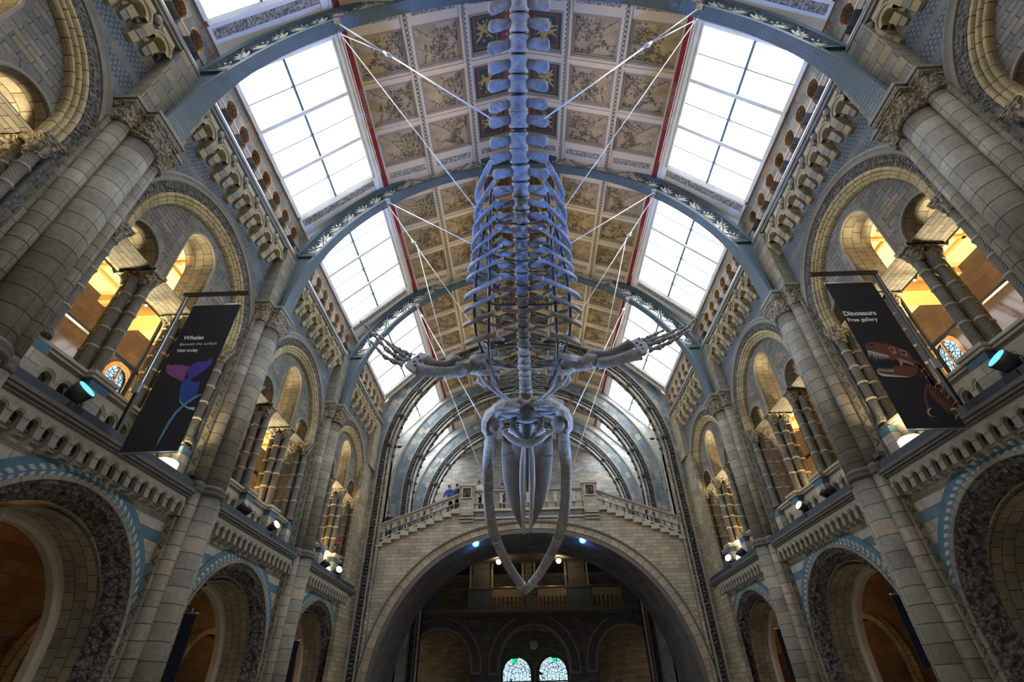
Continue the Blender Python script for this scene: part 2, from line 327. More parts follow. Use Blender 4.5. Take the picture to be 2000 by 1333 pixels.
# ------------------------------------------------------------------ mesh builder
SIDE = lambda p: p                                    # (inward, along, up)
TRANS = lambda p: (p[1], -p[0], p[2])                 # same coordinates on a wall that faces the camera
class MB:
    def __init__(s, T=None): s.v = []; s.f = []; s.uv = []; s.mi = []; s.sm = []; s.T = T
    def face(s, pts, uv=None, mi=0, sm=False):
        i = len(s.v); s.v += [tuple(p) for p in pts]; s.f.append(tuple(range(i, i+len(pts)))); s.uv.append(uv); s.mi.append(mi); s.sm.append(sm)
    def idx(s, verts, faces, uvs=None, mi=0, sm=False):
        i = len(s.v); s.v += [tuple(p) for p in verts]
        for k, f in enumerate(faces): s.f.append(tuple(i+j for j in f)); s.uv.append(uvs[k] if uvs else None); s.mi.append(mi); s.sm.append(sm)
    def box(s, x0, x1, y0, y1, z0, z1, mi=0):
        v = [(x, y, z) for x in (x0, x1) for y in (y0, y1) for z in (z0, z1)]
        s.idx(v, [(0, 1, 3, 2), (4, 6, 7, 5), (0, 4, 5, 1), (2, 3, 7, 6), (0, 2, 6, 4), (1, 5, 7, 3)], None, mi); return s
    def tbox(s, x0, x1, y0, y1, z0, z1, dx, dy, mi=0):
        "box whose bottom is smaller: inset dx on the +x side, dy on both y sides"
        v = [(x0, y0+dy, z0), (x0, y0, z1), (x0, y1-dy, z0), (x0, y1, z1), (x1-dx, y0+dy, z0), (x1, y0, z1), (x1-dx, y1-dy, z0), (x1, y1, z1)]
        s.idx(v, [(0, 1, 3, 2), (4, 6, 7, 5), (0, 4, 5, 1), (2, 3, 7, 6), (0, 2, 6, 4), (1, 5, 7, 3)], None, mi); return s
    def plate(s, outer, holes, w0, w1, mi=0, mr=None, faces=(True, True)):
        "flat plate in the (along, up) plane from depth w0 to w1, with holes; mr = material of the reveals"
        loops = [outer]+list(holes); flat = [p for lp in loops for p in lp]
        tri = tessellate_polygon([[Vector((p[0], p[1], 0)) for p in lp] for lp in loops])
        for w, on in ((w1, faces[0]), (w0, faces[1])):
            if on: s.idx([(w, a, b) for a, b in flat], [tuple(t) for t in tri], None, mi)
        for k, lp in enumerate(loops):
            m = mi if (k == 0 or mr is None) else mr; d = 0; n = len(lp)
            for i in range(n):
                p, q = lp[i], lp[(i+1) % n]; L = math.hypot(q[0]-p[0], q[1]-p[1])
                s.face([(w0, *p), (w1, *p), (w1, *q), (w0, *q)], [(d, w0), (d, w1), (d+L, w1), (d+L, w0)], m); d += L
        return s
    def arch(s, ac, bc, prof, b0, mi=0, seg=24, sm=False, a0=PI, a1=0, mis=None, legs=True, flare=None):
        "sweep a profile [(radius, depth)...] round an arch centred (ac, bc); legs run down to b0"
        path = []; rm = sum(p[0] for p in prof)/len(prof)
        if legs and bc > b0: path.append((-1, 0, b0-bc, -(bc-b0)))
        for i in range(seg+1):
            t = a0+(a1-a0)*i/seg; path.append((math.cos(t), math.sin(t), 0, rm*abs(t-a0)))
        if legs and bc > b0: path.append((1, 0, b0-bc, rm*abs(a1-a0)+bc-b0))
        vs = [0.05]
        for p, q in zip(prof, prof[1:]): vs.append(vs[-1]+math.hypot(q[0]-p[0], q[1]-p[1]))
        for i in range(len(path)-1):
            A, B = path[i], path[i+1]
            for j in range(len(prof)-1):
                r0, w0 = prof[j]; r1, w1 = prof[j+1]
                if flare: fa, fb = flare(A), flare(B)
                else: fa = fb = 1
                P = lambda X, r, w: (w, ac+X[0]*r, bc+X[1]*r+X[2])
                s.face([P(A, r0, w0*fa), P(B, r0, w0*fb), P(B, r1, w1*fb), P(A, r1, w1*fa)], [(A[3], vs[j]), (B[3], vs[j]), (B[3], vs[j+1]), (A[3], vs[j+1])], mis[j] if mis else mi, sm)
        return s
    def lathe(s, cx, cy, prof, n=16, mi=0, sm=True, sq=0):
        "revolve [(r, z)...] round the vertical through (cx, cy)"
        ring = [[(cx+r*math.cos(2*PI*i/n), cy+r*math.sin(2*PI*i/n), z) for i in range(n)] for r, z in prof]
        for j in range(len(prof)-1):
            for i in range(n):
                k = (i+1) % n; r = max(prof[j][0], .05)
                s.face([ring[j][i], ring[j][k], ring[j+1][k], ring[j+1][i]], [(2*PI*i/n*r, prof[j][1]), (2*PI*(i+1)/n*r, prof[j][1]), (2*PI*(i+1)/n*r, prof[j+1][1]), (2*PI*i/n*r, prof[j+1][1])], mi, sm)
        s.face(ring[0][::-1], None, mi); s.face(ring[-1], None, mi); return s
    def tube(s, pts, r, n=8, mi=0, sm=True, flat=1.0, up=(0, 0, 1)):
        "round (or flattened: flat<1 squashes along the normal nearest 'up') rod through points"
        P = [Vector(p) for p in pts]; R = r if isinstance(r, (list, tuple)) else [r]*len(P); rings = []; d = 0; ds = []
        nrm = None
        for i, p in enumerate(P):
            t = (P[min(i+1, len(P)-1)]-P[max(i-1, 0)]).normalized()
            if nrm is None:
                nrm = Vector(up)-t*Vector(up).dot(t)
                if nrm.length < .05: nrm = Vector((1, .2, 0))-t*Vector((1, .2, 0)).dot(t)
            else: nrm = nrm-t*nrm.dot(t)
            nrm.normalize(); bn = t.cross(nrm)
            if i: d += (p-P[i-1]).length
            ds.append(d)
            rings.append([p+(nrm*math.cos(2*PI*k/n)*flat+bn*math.sin(2*PI*k/n))*R[i] for k in range(n)])
        for j in range(len(P)-1):
            for k in range(n):
                q = (k+1) % n
                s.face([rings[j][k], rings[j][q], rings[j+1][q], rings[j+1][k]], [(k*.1, ds[j]), (k*.1+.1, ds[j]), (k*.1+.1, ds[j+1]), (k*.1, ds[j+1])], mi, sm)
        s.face(rings[0][::-1], None, mi); s.face(rings[-1], None, mi); return s
    def ell(s, c, rx, ry, rz, n=12, m=8, mi=0, rough=0):
        c = Vector(c); rr = []
        for j in range(m+1):
            th = PI*j/m; rr.append([(c.x+rx*math.sin(th)*math.cos(2*PI*i/n)*(1+rough*noise.noise(Vector((i*.9, j*.9, c.x*7)))), c.y+ry*math.sin(th)*math.sin(2*PI*i/n)*(1+rough*noise.noise(Vector((i, j, 9+c.y)))), c.z+rz*math.cos(th)) for i in range(n)])
        for j in range(m):
            for i in range(n):
                k = (i+1) % n; s.face([rr[j][i], rr[j+1][i], rr[j+1][k], rr[j][k]], None, mi, True)
        return s
    def build(s, name, mats, parent=None, off=None):
        me = bpy.data.meshes.new(name); T = s.T; o3 = off or (0, 0, 0)
        vv = [tuple(a-b for a, b in zip((T(p) if T else p), o3)) for p in s.v]
        me.from_pydata(vv, [], s.f)
        uvl = me.uv_layers.new(name='UVMap').data; li = 0
        for k, f in enumerate(s.f):
            u = s.uv[k]
            if u is None:
                p = [Vector(s.v[i]) for i in f[:4]]; nn = (p[1]-p[0]).cross(p[2]-p[0])
                if nn.length < 1e-9 and len(p) > 3: nn = (p[2]-p[0]).cross(p[3]-p[0])
                a = max(range(3), key=lambda q: abs(nn[q])); ax = [(1, 2), (0, 2), (1, 0)][a]
                for i in f: uvl[li].uv = (s.v[i][ax[0]], s.v[i][ax[1]]); li += 1
            else:
                for q in u: uvl[li].uv = q; li += 1
        me.polygons.foreach_set('material_index', s.mi); me.polygons.foreach_set('use_smooth', s.sm)
        if any(s.sm):
            import bmesh
            bm = bmesh.new(); bm.from_mesh(me); bmesh.ops.remove_doubles(bm, verts=bm.verts, dist=.0005); bm.to_mesh(me); bm.free()
        for m in (mats if isinstance(mats, (list, tuple)) else [mats]): me.materials.append(m if not isinstance(m, str) else M[m])
        me.update()
        ob = bpy.data.objects.new(name, me); S.collection.objects.link(ob)
        if parent: ob.parent = parent
        return ob
def thing(name, label, cat, loc=(0, 0, 0), rot=0, group=None):
    o = bpy.data.objects.new(name, None); S.collection.objects.link(o); o.location = loc; o.rotation_euler = (0, 0, rot)
    o.empty_display_size = .2; return tag(o, label, cat, group)
def tag(o, label, cat, group=None):
    o['label'] = label; o['category'] = cat
    if group: o['group'] = group
    return o
def struct(o): o['kind'] = 'structure'; return o
def dup(root, loc, rot, label):
    r = root.copy(); S.collection.objects.link(r); r.location = loc; r.rotation_euler = (0, 0, rot); r['label'] = label
    for c in list(root.children):
        d = c.copy(); S.collection.objects.link(d); d.parent = r
        for g in list(c.children):
            e = g.copy(); S.collection.objects.link(e); e.parent = d
    return r
def circ(ac, bc, r, n=24, b0=None, ends=True):
    "arch opening outline: semicircle with legs down to b0"
    p = [(ac+r*math.cos(PI*i/n), bc+r*math.sin(PI*i/n)) for i in range(n+1)]
    if b0 is not None: p = [(ac+r, b0)]+p+[(ac-r, b0)]
    return p
def text_mesh(mb, txt, place, size, mi=0, bold=0.0, align='LEFT', depth=.004):
    "letters as real faces; place(x, y) gives the 3-D point"
    cu = bpy.data.curves.new('t', 'FONT'); cu.body = txt; cu.size = size; cu.align_x = align; cu.offset = bold; cu.resolution_u = 3
    ob = bpy.data.objects.new('t', cu); S.collection.objects.link(ob); bpy.context.view_layer.update()
    me = ob.to_mesh(); vs = [tuple(place(v.co.x, v.co.y)) for v in me.vertices]; fs = [tuple(p.vertices) for p in me.polygons]
    mb.idx(vs, fs, None, mi); ob.to_mesh_clear(); bpy.data.objects.remove(ob); bpy.data.curves.remove(cu)
def catmull(P, sub=4):
    P = [Vector(p) for p in P]; out = []
    for i in range(len(P)-1):
        a, b, c, d = P[max(i-1, 0)], P[i], P[i+1], P[min(i+2, len(P)-1)]
        for k in range(sub):
            t = k/sub; out.append(.5*((2*b)+(c-a)*t+(2*a-5*b+4*c-d)*t*t+(3*b-a-3*c+d)*t**3))
    out.append(P[-1]); return out
def lerpn(vals, n):
    return [vals[min(int(i/(n-1)*(len(vals)-1)), len(vals)-2)]*(1-(i/(n-1)*(len(vals)-1)-min(int(i/(n-1)*(len(vals)-1)), len(vals)-2)))+vals[min(int(i/(n-1)*(len(vals)-1)), len(vals)-2)+1]*(i/(n-1)*(len(vals)-1)-min(int(i/(n-1)*(len(vals)-1)), len(vals)-2)) for i in range(n)]

# ================================================================== SETTING: side walls
SD = {-1: 'left', 1: 'right'}
def loc_(s, y): return (s*W, y, 0)
def rot_(s): return 0 if s < 0 else PI
BANNER = {-1: 'the whales banner', 1: 'the dinosaurs banner'}
def bayn(s, b):
    return ['in the top %s corner bay' % SD[s], 'behind %s' % BANNER[s],
            'one bay past %s' % BANNER[s], 'in the farthest %s side bay' % SD[s]][b]
proto = None
for s in (-1, 1):
    for yc in [-4]+YC:
        nm = 'wall_'+SD[s]
        if proto is None:
            mb = MB()
            mb.plate([(-3.1, 0), (3.1, 0), (3.1, 5.2), (-3.1, 5.2)], [circ(0, 2.58, 2.32, 32, .001)], -.28, 0, 0, 3)
            mb.plate([(-3.1, 0), (3.1, 0), (3.1, 5.2), (-3.1, 5.2)], [circ(0, 2.55, 1.99, 32, .001)], -.9, -.281, 3, 3)
            mb.box(-.9, -.001, -3.1, 3.1, 5.2, 5.88, 1)
            mb.plate([(-3.1, 5.88), (3.1, 5.88), (3.1, 13.0), (-3.1, 13.0)], [circ(0, 9.95, 2.3, 28, 5.89)], -.4, 0, 2, 1)
            h = [circ(0, 11.05, .57, 16, 9.62), circ(1.54, 9.72, .56, 16, 9.62), circ(-1.54, 9.72, .56, 16, 9.62)]
            mb.plate([(-2.31, 9.6), (2.31, 9.6), (2.31, 12.3), (-2.31, 12.3)], h, -.98, -.2, 4, 3)
            for q in (-1, 1): mb.box(-.98, -.35, q*2.1, q*3.1, 5.88, 12.3, 4)
            mb.box(-.98, -.4, -3.1, 3.1, 12.3, 14.0, 1); mb.box(-.4, 0, -3.1, 3.1, 13.0, 14.2, 1)
            proto = mb.build(nm, ['stripe', 'wallbig', 'diaper', 'reveal', 'wall']); o = proto
        else:
            o = proto.copy(); o.name = nm; S.collection.objects.link(o)
        o.location = loc_(s, yc); o.rotation_euler = (0, 0, rot_(s)); struct(o)
    # rooms behind the arcades
    mb = MB(); a0, a1 = -7, 24
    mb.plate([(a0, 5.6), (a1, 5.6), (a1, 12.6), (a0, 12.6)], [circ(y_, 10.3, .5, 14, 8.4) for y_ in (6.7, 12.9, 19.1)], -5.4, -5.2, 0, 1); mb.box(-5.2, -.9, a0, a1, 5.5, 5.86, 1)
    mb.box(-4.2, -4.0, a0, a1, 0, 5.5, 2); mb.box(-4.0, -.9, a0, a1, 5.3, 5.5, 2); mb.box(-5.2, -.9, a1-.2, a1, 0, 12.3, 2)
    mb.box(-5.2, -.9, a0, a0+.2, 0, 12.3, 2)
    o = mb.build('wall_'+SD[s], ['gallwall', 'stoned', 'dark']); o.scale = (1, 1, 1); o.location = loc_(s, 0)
    if s > 0: o.scale = (-1, 1, 1)
    struct(o)
    mb = MB(); mb.box(-5.2, -.98, a0, a1, 12.2, 12.4, 0)
    for yc in [-4]+YC:
        for k in (-1.2, 0, 1.2): mb.box(-5.2, -.98, yc+k-.05, yc+k+.05, 12.1, 12.2, 1)
        mb.box(-5.2, -.98, yc-3.3, yc-2.6, 11.6, 12.2, 1); mb.box(-5.2, -.98, yc-2.6, yc-2.3, 11.95, 12.2, 1); mb.box(-5.2, -.98, yc+2.5, yc+2.8, 11.95, 12.2, 1)
        for k in (-1.25, -2.2, -3.1, -4.4): mb.box(k-.05, k+.05, yc-2.6, yc+2.8, 12.1, 12.2, 1)
        for t in (0, PI/2):
            c, sn = math.cos(t+.78), math.sin(t+.78)
            mb.tube([(-2.65-c*1.2, yc+.1-sn*1.2, 12.18), (-2.65+c*1.2, yc+.1+sn*1.2, 12.18)], .06, 4, 1)
    o = mb.build('ceiling', ['gallceil', 'gallmould']); o.location = loc_(s, 0)
    if s > 0: o.scale = (-1, 1, 1)
    struct(o)
    # blank bay closing the hall near the great arch, and the outer wall of the triforium gallery
    mb = MB(); mb.box(-2.2, -2.0, a0, 23.9, 13.9, 16.2, 0); mb.box(-2.2, .0, a0, 23.9, 13.9, 14.0, 0)
    mb.box(-2.2, .2, a0, 24.5, 15.69, 15.85, 0)
    o = mb.build('wall_'+SD[s], 'stoned'); o.location = loc_(s, 0)
    if s > 0: o.scale = (-1, 1, 1)
    struct(o)
mb = MB(); mb.box(-14, 14, -8, 40, -.3, 0, 0); struct(mb.build('floor', 'floor'))
mb = MB(); mb.box(-14, 14, -7.4, -7, 0, 21, 0); struct(mb.build('wall_front', 'tanwall'))

# ------------------------------------------------------------------ per-bay things on the side walls
def spread(root, bays, fmt, b0=1, s0=-1):
    "copies of a bay element (built for the left bay b0) to the other bays and the right side"
    for s in (-1, 1):
        for b in bays:
            if (s, b) == (s0, b0): root.location = loc_(s, YC[b]); root['label'] = fmt(s, b)
            else: dup(root, loc_(s, YC[b]), rot_(s), fmt(s, b))
# ground arch
g = thing('ground_arch', '', 'arch', group='ground floor arches')
mb = MB(); mb.arch(0, 2.58, [(2.38, 0), (2.38, .03), (2.7, .03), (2.7, 0)], 2.0, 0, 40); mb.build('herringbone_band', 'herring', g)
mb = MB(); mb.arch(0, 2.58, [(2.28, 0), (2.3, .07), (2.38, .07), (2.38, 0)], 0, 0, 40); mb.build('plain_moulding', 'vous', g)
mb = MB(); mb.arch(0, 2.58, [(2.3, .05), (2.22, -.0), (2.06, -.14), (1.97, -.3)], 0, 0, 44)
rnd = random.Random(3)
for i in range(64):
    t = PI*i/63; r = 2.17+rnd.uniform(-.05, .05)
    mb.ell((-.07+rnd.uniform(-.02, .03), math.cos(t)*r, 2.58+math.sin(t)*r), .06, .05, .07, 6, 4, rough=.6)
for i in range(22):
    for q in (-1, 1): mb.ell((-.07, q*(2.17+rnd.uniform(-.05, .05)), .12+i*.112), .06, .05, .06, 6, 4, rough=.6)
mb.build('carved_archivolt', 'carved', g)
mb = MB(); mb.arch(0, 2.5, [(1.96, -.3), (1.96, -.95), (1.86, -.95), (1.8, -1.0), (1.8, -1.15), (1.9, -1.2)], 0, 0, 32, mis=[0, 1, 1, 1, 1]); mb.build('inner_reveal', ['reveal', 'stonel'], g)
spread(g, (1, 2, 3), lambda s, b: 'round ground arch with blue herringbone band '+bayn(s, b))
# inner aisle arch on the back wall
g = thing('blind_arch', '', 'arch', group='blind arches on the aisle walls')
mb = MB(); mb.arch(0, 2.3, [(1.55, -3.99), (1.55, -3.8), (1.75, -3.8), (1.8, -3.99)], 0, 0, 28); mb.build('arch_moulding', 'reveal', g)
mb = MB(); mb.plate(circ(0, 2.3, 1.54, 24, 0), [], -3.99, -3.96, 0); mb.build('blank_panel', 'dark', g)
spread(g, (1, 2, 3), lambda s, b: 'shadowy blind arch inside the ground arcade '+bayn(s, b))
# corbelled ledge
g = thing('corbelled_ledge', '', 'ledge', group='corbelled ledges of the first floor')
mb = MB(); mb.box(0, .3, -3.1, 3.1, 5.6, 5.66); mb.box(0, .33, -3.1, 3.1, 5.66, 5.73); mb.box(0, .26, -3.1, 3.1, 5.55, 5.6); mb.build('cornice', 'stoned', g)
mb = MB(); mb.box(-.2, .31, -3.1, 3.1, 5.73, 5.76); mb.box(.22, .26, -3.1, 3.1, 5.76, 5.91); mb.build('ledge_cover', 'lead', g)
N = 16; P = 4.9/N; cor = None
mb = MB(); hs = [circ(-2.45+P*(i+.5), 5.3, .085, 8, 5.121) for i in range(N)]
mb.plate([(-2.45, 5.12), (2.45, 5.12), (2.45, 5.56), (-2.45, 5.56)], hs, .12, .22, 0)
mb.box(0, .06, -2.45, 2.45, 5.12, 5.16); mb.box(0, .06, -2.45, 2.45, 5.22, 5.26); mb.build('arcade', 'stone', g)
for i in range(N):
    c = -2.45+P*(i+.5)
    if cor is None:
        mb = MB()
        for r in (.1, .122, .144): mb.arch(0, 5.31, [(r, .21), (r+.004, .24), (r+.016, .24), (r+.022, .21)], 5.2, 0, 10, legs=False)
        rp = mb.build('ripple_arch', 'stonel', g)
        mb = MB(); y = -P/2; mb.tbox(0, .2, y-.045, y+.045, 5.06, 5.14, .1, .0); mb.tbox(0, .215, y-.05, y+.05, 5.14, 5.2, .02, .0)
        cor = mb.build('corbel', 'stonel', g); cor.location = rp.location = (0, c, 0)
    else:
        for k in (cor, rp): o = k.copy(); S.collection.objects.link(o); o.location = (0, c, 0)
spread(g, (1, 2, 3), lambda s, b: 'black-topped stone ledge on small ripple corbels '+bayn(s, b))
# window parapet
g = thing('window_parapet', '', 'parapet', group='parapets under the gallery windows')
mb = MB()
for c0, c1 in ((-2.2, -1.02), (-.56, .56), (1.02, 2.2)):
    n = 3; w = (c1-c0)/n
    mb.plate([(c0, 5.78), (c1, 5.78), (c1, 6.62), (c0, 6.62)], [circ(c0+w*(i+.5), 6.25, w*.3, 8, 5.8) for i in range(n)], -.32, -.2)
    for i in range(n):
        for r in (.14, .17): mb.arch(c0+w*(i+.5), 6.25, [(r, -.2), (r+.005, -.185), (r+.015, -.185), (r+.02, -.2)], 6, 0, 10, legs=False)
mb.box(-.5, -.4, -2.2, 2.2, 5.78, 6.6)
mb.build('pierced_panel', 'stonel', g)
mb = MB(); mb.box(-.55, -.12, -2.3, 2.3, 6.62, 6.68); mb.box(-.55, -.08, -2.3, 2.3, 6.68, 6.74)
for c in (-.78, .78): mb.box(-.6, .04, c-.3, c+.3, 6.62, 6.69); mb.box(-.6, .07, c-.32, c+.32, 6.69, 6.76)
mb.build('sill', 'stonel', g)
for c in (-.78, .78, -2.2, 2.2):
    mb = MB(); mb.box(-.6, 0, -.23, .23, 5.76, 6.62); o = mb.build('pedestal', 'stripe', g); o.location = (0, c, 0)
spread(g, (0, 1, 2, 3), lambda s, b: 'pierced parapet with blue and cream pedestals '+bayn(s, b))
# clustered columns
def capital(mb, cx, cy, r, z0, z1, half, mi=0, n=24):
    "carved bell capital flaring from a round neck to a square abacus"
    rings = []
    for j in range(9):
        f = j/8; z = z0+(z1-z0)*.8*f; e = 2+6*f; rr = r*1.02+(half*.97-r)*f**1.6; ring = []
        for i in range(n):
            t = 2*PI*i/n; c, sn = math.cos(t), math.sin(t); q = (abs(c)**e+abs(sn)**e)**(-1/e)
            leaf = 1+.10*abs(math.sin(4*t))*math.sin(PI*min(1, f*1.2))+.07*math.sin(f*12+i*1.7)
            ring.append((cx+c*rr*q*leaf, cy+sn*rr*q*leaf, z))
        rings.append(ring)
    for j in range(8):
        for i in range(n):
            k = (i+1) % n; mb.face([rings[j][i], rings[j][k], rings[j+1][k], rings[j+1][i]], None, mi)
    zt = z0+(z1-z0)*.8
    mb.box(cx-half, cx+half, cy-half, cy+half, zt, z1-(z1-z0)*.1, mi); mb.box(cx-half*1.08, cx+half*1.08, cy-half*1.08, cy+half*1.08, z1-(z1-z0)*.1, z1, mi)
    mb.lathe(cx, cy, [(r, z0-.04), (r*1.22, z0-.03), (r*1.22, z0), (r, z0+.01)], 12, mi)
def cluster(name, spots, z0=6.76, z1=9.62):
    g = thing(name, '', 'columns', group='clustered window columns')
    for (x, y, r) in spots:
        mb = MB(); mb.lathe(0, 0, [(r*1.5, z0), (r*1.5, z0+.05), (r*1.25, z0+.08), (r*1.4, z0+.12), (r*1.1, z0+.16), (r, z0+.2), (r, z1-.3)], 14)
        o = mb.build('shaft', 'scales2', g); o.location = (x, y, 0)
        for k in range(1, 5):
            mb = MB(); z = z0+.2+(z1-.5-z0)*k/5; mb.lathe(0, 0, [(r, z-.03), (r*1.2, z-.015), (r*1.25, z), (r*1.2, z+.015), (r, z+.03)], 14)
            o = mb.build('shaft_ring', 'stonel', g); o.location = (x, y, 0)
    return g
m_, n_, l_, b_ = newmat('diamond_carved_shaft_stone'); uv_ = uvn(n_); sx_ = n_.new('ShaderNodeSeparateXYZ'); l_.new(uv_, sx_.inputs[0])
d1 = math_(n_, l_, 'PINGPONG', math_(n_, l_, 'ADD', sx_.outputs[0], sx_.outputs[1]), .035); d2 = math_(n_, l_, 'PINGPONG', math_(n_, l_, 'ADD', math_(n_, l_, 'SUBTRACT', sx_.outputs[0], sx_.outputs[1]), 50.0), .035)
dd = math_(n_, l_, 'MINIMUM', d1, d2); cc = ramp(n_, l_, noisef(n_, l_, 2), [(.3, (.13, .125, .11)), (.7, (.24, .225, .185))])
cc = mixc(n_, l_, math_(n_, l_, 'LESS_THAN', dd, .006), cc, (.07, .065, .055)); l_.new(cc, b_.inputs['Base Color']); b_.inputs['Roughness'].default_value = .8
bump(n_, l_, b_, dd, 1, .3); M['scales2'] = m_
ctr = [(-.28, 0, .1), (-.5, -.14, .1), (-.5, .14, .1), (-.76, 0, .1)]
g = cluster('column_cluster', ctr)
mb = MB(); capital(mb, -.32, 0, .12, 9.2, 9.62, .2); capital(mb, -.74, 0, .12, 9.2, 9.62, .2); mb.box(-.96, -.1, -.2, .2, 9.5, 9.62); mb.build('capital', 'acanthus', g)
mb = MB(); mb.box(-.95, -.08, -.22, .22, 6.7, 6.78); mb.build('base', 'stone', g)
first = True
for s in (-1, 1):
    for b in (0, 1, 2, 3):
        for q in (-1, 1):
            side = 'nearer' if q*(-s) < 0 else 'farther'
            lab = side+' cluster of ringed stone columns between the lights of the window '+bayn(s, b)
            a = q*.78; y = YC[b]+(a if s < 0 else -a); side = 'nearer' if y < YC[b] else 'farther'
            lab = side+' cluster of ringed columns dividing the window '+bayn(s, b)
            if first: g.location = loc_(s, y)[:2]+(0,); g.location = (s*W, y, 0); g['label'] = lab; first = False
            else: dup(g, (s*W, y, 0), rot_(s), lab)
jam = cluster('jamb_columns', [(-.12, 0, .1), (-.4, -.03, .1), (-.7, 0, .1)])
jam['group'] = 'jamb columns of the gallery windows'
mb = MB(); capital(mb, -.14, 0, .12, 9.2, 9.62, .19); capital(mb, -.6, 0, .12, 9.2, 9.62, .2); mb.box(-.8, .02, -.2, .2, 9.5, 9.64); mb.build('capital', 'acanthus', jam)
first = True
for s in (-1, 1):
    for b in (0, 1, 2, 3):
        for q in (-1, 1):
            y = YC[b]+q*2.16; lab = 'ringed columns at the %s jamb of the window %s' % ('near' if q < 0 else 'far', bayn(s, b))
            if first: jam.location = (s*W, y, 0); jam['label'] = lab; first = False
            else: dup(jam, (s*W, y, 0), rot_(s), lab)
# relieving arch
g = thing('relieving_arch', '', 'arch', group='relieving arches over the gallery windows')
mb = MB()
for r0, w0 in ((2.02, -.1), (2.1, -.05), (2.19, 0)):
    mb.arch(0, 9.95, [(r0-.05, w0-.12), (r0-.05, w0), (r0-.03, w0+.035), (r0, w0+.045), (r0+.03, w0+.035), (r0+.05, w0)], 9.62, 0, 44)
mb.build('roll_moulding', 'gold', g)
mb = MB(); mb.arch(0, 9.95, [(2.24, -.0), (2.26, .03), (2.5, .03), (2.5, 0)], 9.62, 0, 44)
for i in range(74):
    t = PI*(i+.5)/74
    for rr in (2.32, 2.42):
        t2 = t+(PI/148 if rr > 2.4 else 0); mb.ell((.03, math.cos(t2)*rr, 9.95+math.sin(t2)*rr), .02, .045, .045, 6, 3)
mb.build('scale_band', 'scales', g)
mb = MB(); mb.arch(0, 9.95, [(2.5, 0), (2.5, .06), (2.56, .09), (2.6, .05), (2.66, .1), (2.72, .06), (2.72, 0)], 9.62, 0, 44); mb.build('hood_mould', 'stone', g)
for c, zc, r, b0 in ((0, 11.05, .57, 9.63), (1.54, 9.72, .56, 9.63), (-1.54, 9.72, .56, 9.63)):
    mb = MB(); mb.arch(c, zc, [(r, -.21), (r+.0, -.17), (r+.04, -.16), (r+.07, -.2)], b0, 0, 20); mb.arch(c, zc, [(r+.0, -.195), (r+.22, -.195)], b0, 1, 20)
    mb.build('light_moulding', ['stone', 'vous'], g)
spread(g, (0, 1, 2, 3), lambda s, b: 'big round window arch with lamp-lit yellow roll moulding '+bayn(s, b))
# corbel table under the triforium
g = thing('corbel_table', '', 'corbels', group='corbel tables under the triforium')
N = 7; P = 4.9/N; cor = None
mb = MB(); mb.box(0, .3, -3.1, 3.1, 14.02, 14.1); mb.box(0, .36, -3.1, 3.1, 14.1, 14.16); mb.box(0, .32, -3.1, 3.1, 14.16, 14.22); mb.box(0, .16, -2.45, 2.45, 13.66, 14.02); mb.build('cornice', 'stone', g)
mb = MB(); mb.box(.24, .34, -3.1, 3.1, 14.22, 14.27); mb.build('handrail', 'steel', g)
for i in range(N):
    c = -2.45+P*(i+.5)
    if cor is None:
        ps = []
        mb = MB(); mb.tbox(0, .34, -P/2-.1, -P/2+.1, 13.2, 13.4, .07, 0, 1); mb.tbox(0, .26, -P/2-.09, -P/2+.09, 13.04, 13.2, .07, .0, 0); mb.tbox(0, .17, -P/2-.1, -P/2+.1, 12.88, 13.04, .07, .01, 1); ps.append(mb.build('corbel', ['stone', 'goldc'], g))
        mb = MB(); mb.arch(0, 13.4, [(.16, .0), (.16, .3), (.25, .3), (.26, .34), (.3, .34), (.31, .12)], 13.4, 0, 14, mis=[1, 1, 1, 0, 0]); ps.append(mb.build('small_arch', ['stone', 'goldc'], g))
        mb = MB(); mb.plate(circ(0, 13.4, .17, 10, 13.3), [], .0, .05, 0); ps.append(mb.build('arch_tympanum', 'stonel', g))
        mb = MB(); mb.tbox(0, .22, -.11, .11, 13.2, 13.36, .08, .02, 1); mb.tbox(0, .12, -.09, .09, 13.05, 13.2, .05, .02, 0); ps.append(mb.build('middle_corbel', ['stone', 'goldc'], g))
        mb = MB(); mb.box(.16, .25, -.24, .24, 13.75, 13.97); mb.box(.25, .28, -.2, .2, 13.79, 13.93); ps.append(mb.build('frieze_panel', 'goldc', g))
        mb = MB(); mb.ell((.25, -P/2, 13.86), .09, .1, .1, 10, 6, rough=.7); ps.append(mb.build('boss', 'cap', g))
        cor = ps
        for k in ps: k.location = (0, c, 0)
    else:
        for k in cor: o = k.copy(); S.collection.objects.link(o); o.location = (0, c, 0)
spread(g, (0, 1, 2, 3), lambda s, b: 'stepped corbels with little arches under the walkway '+bayn(s, b))
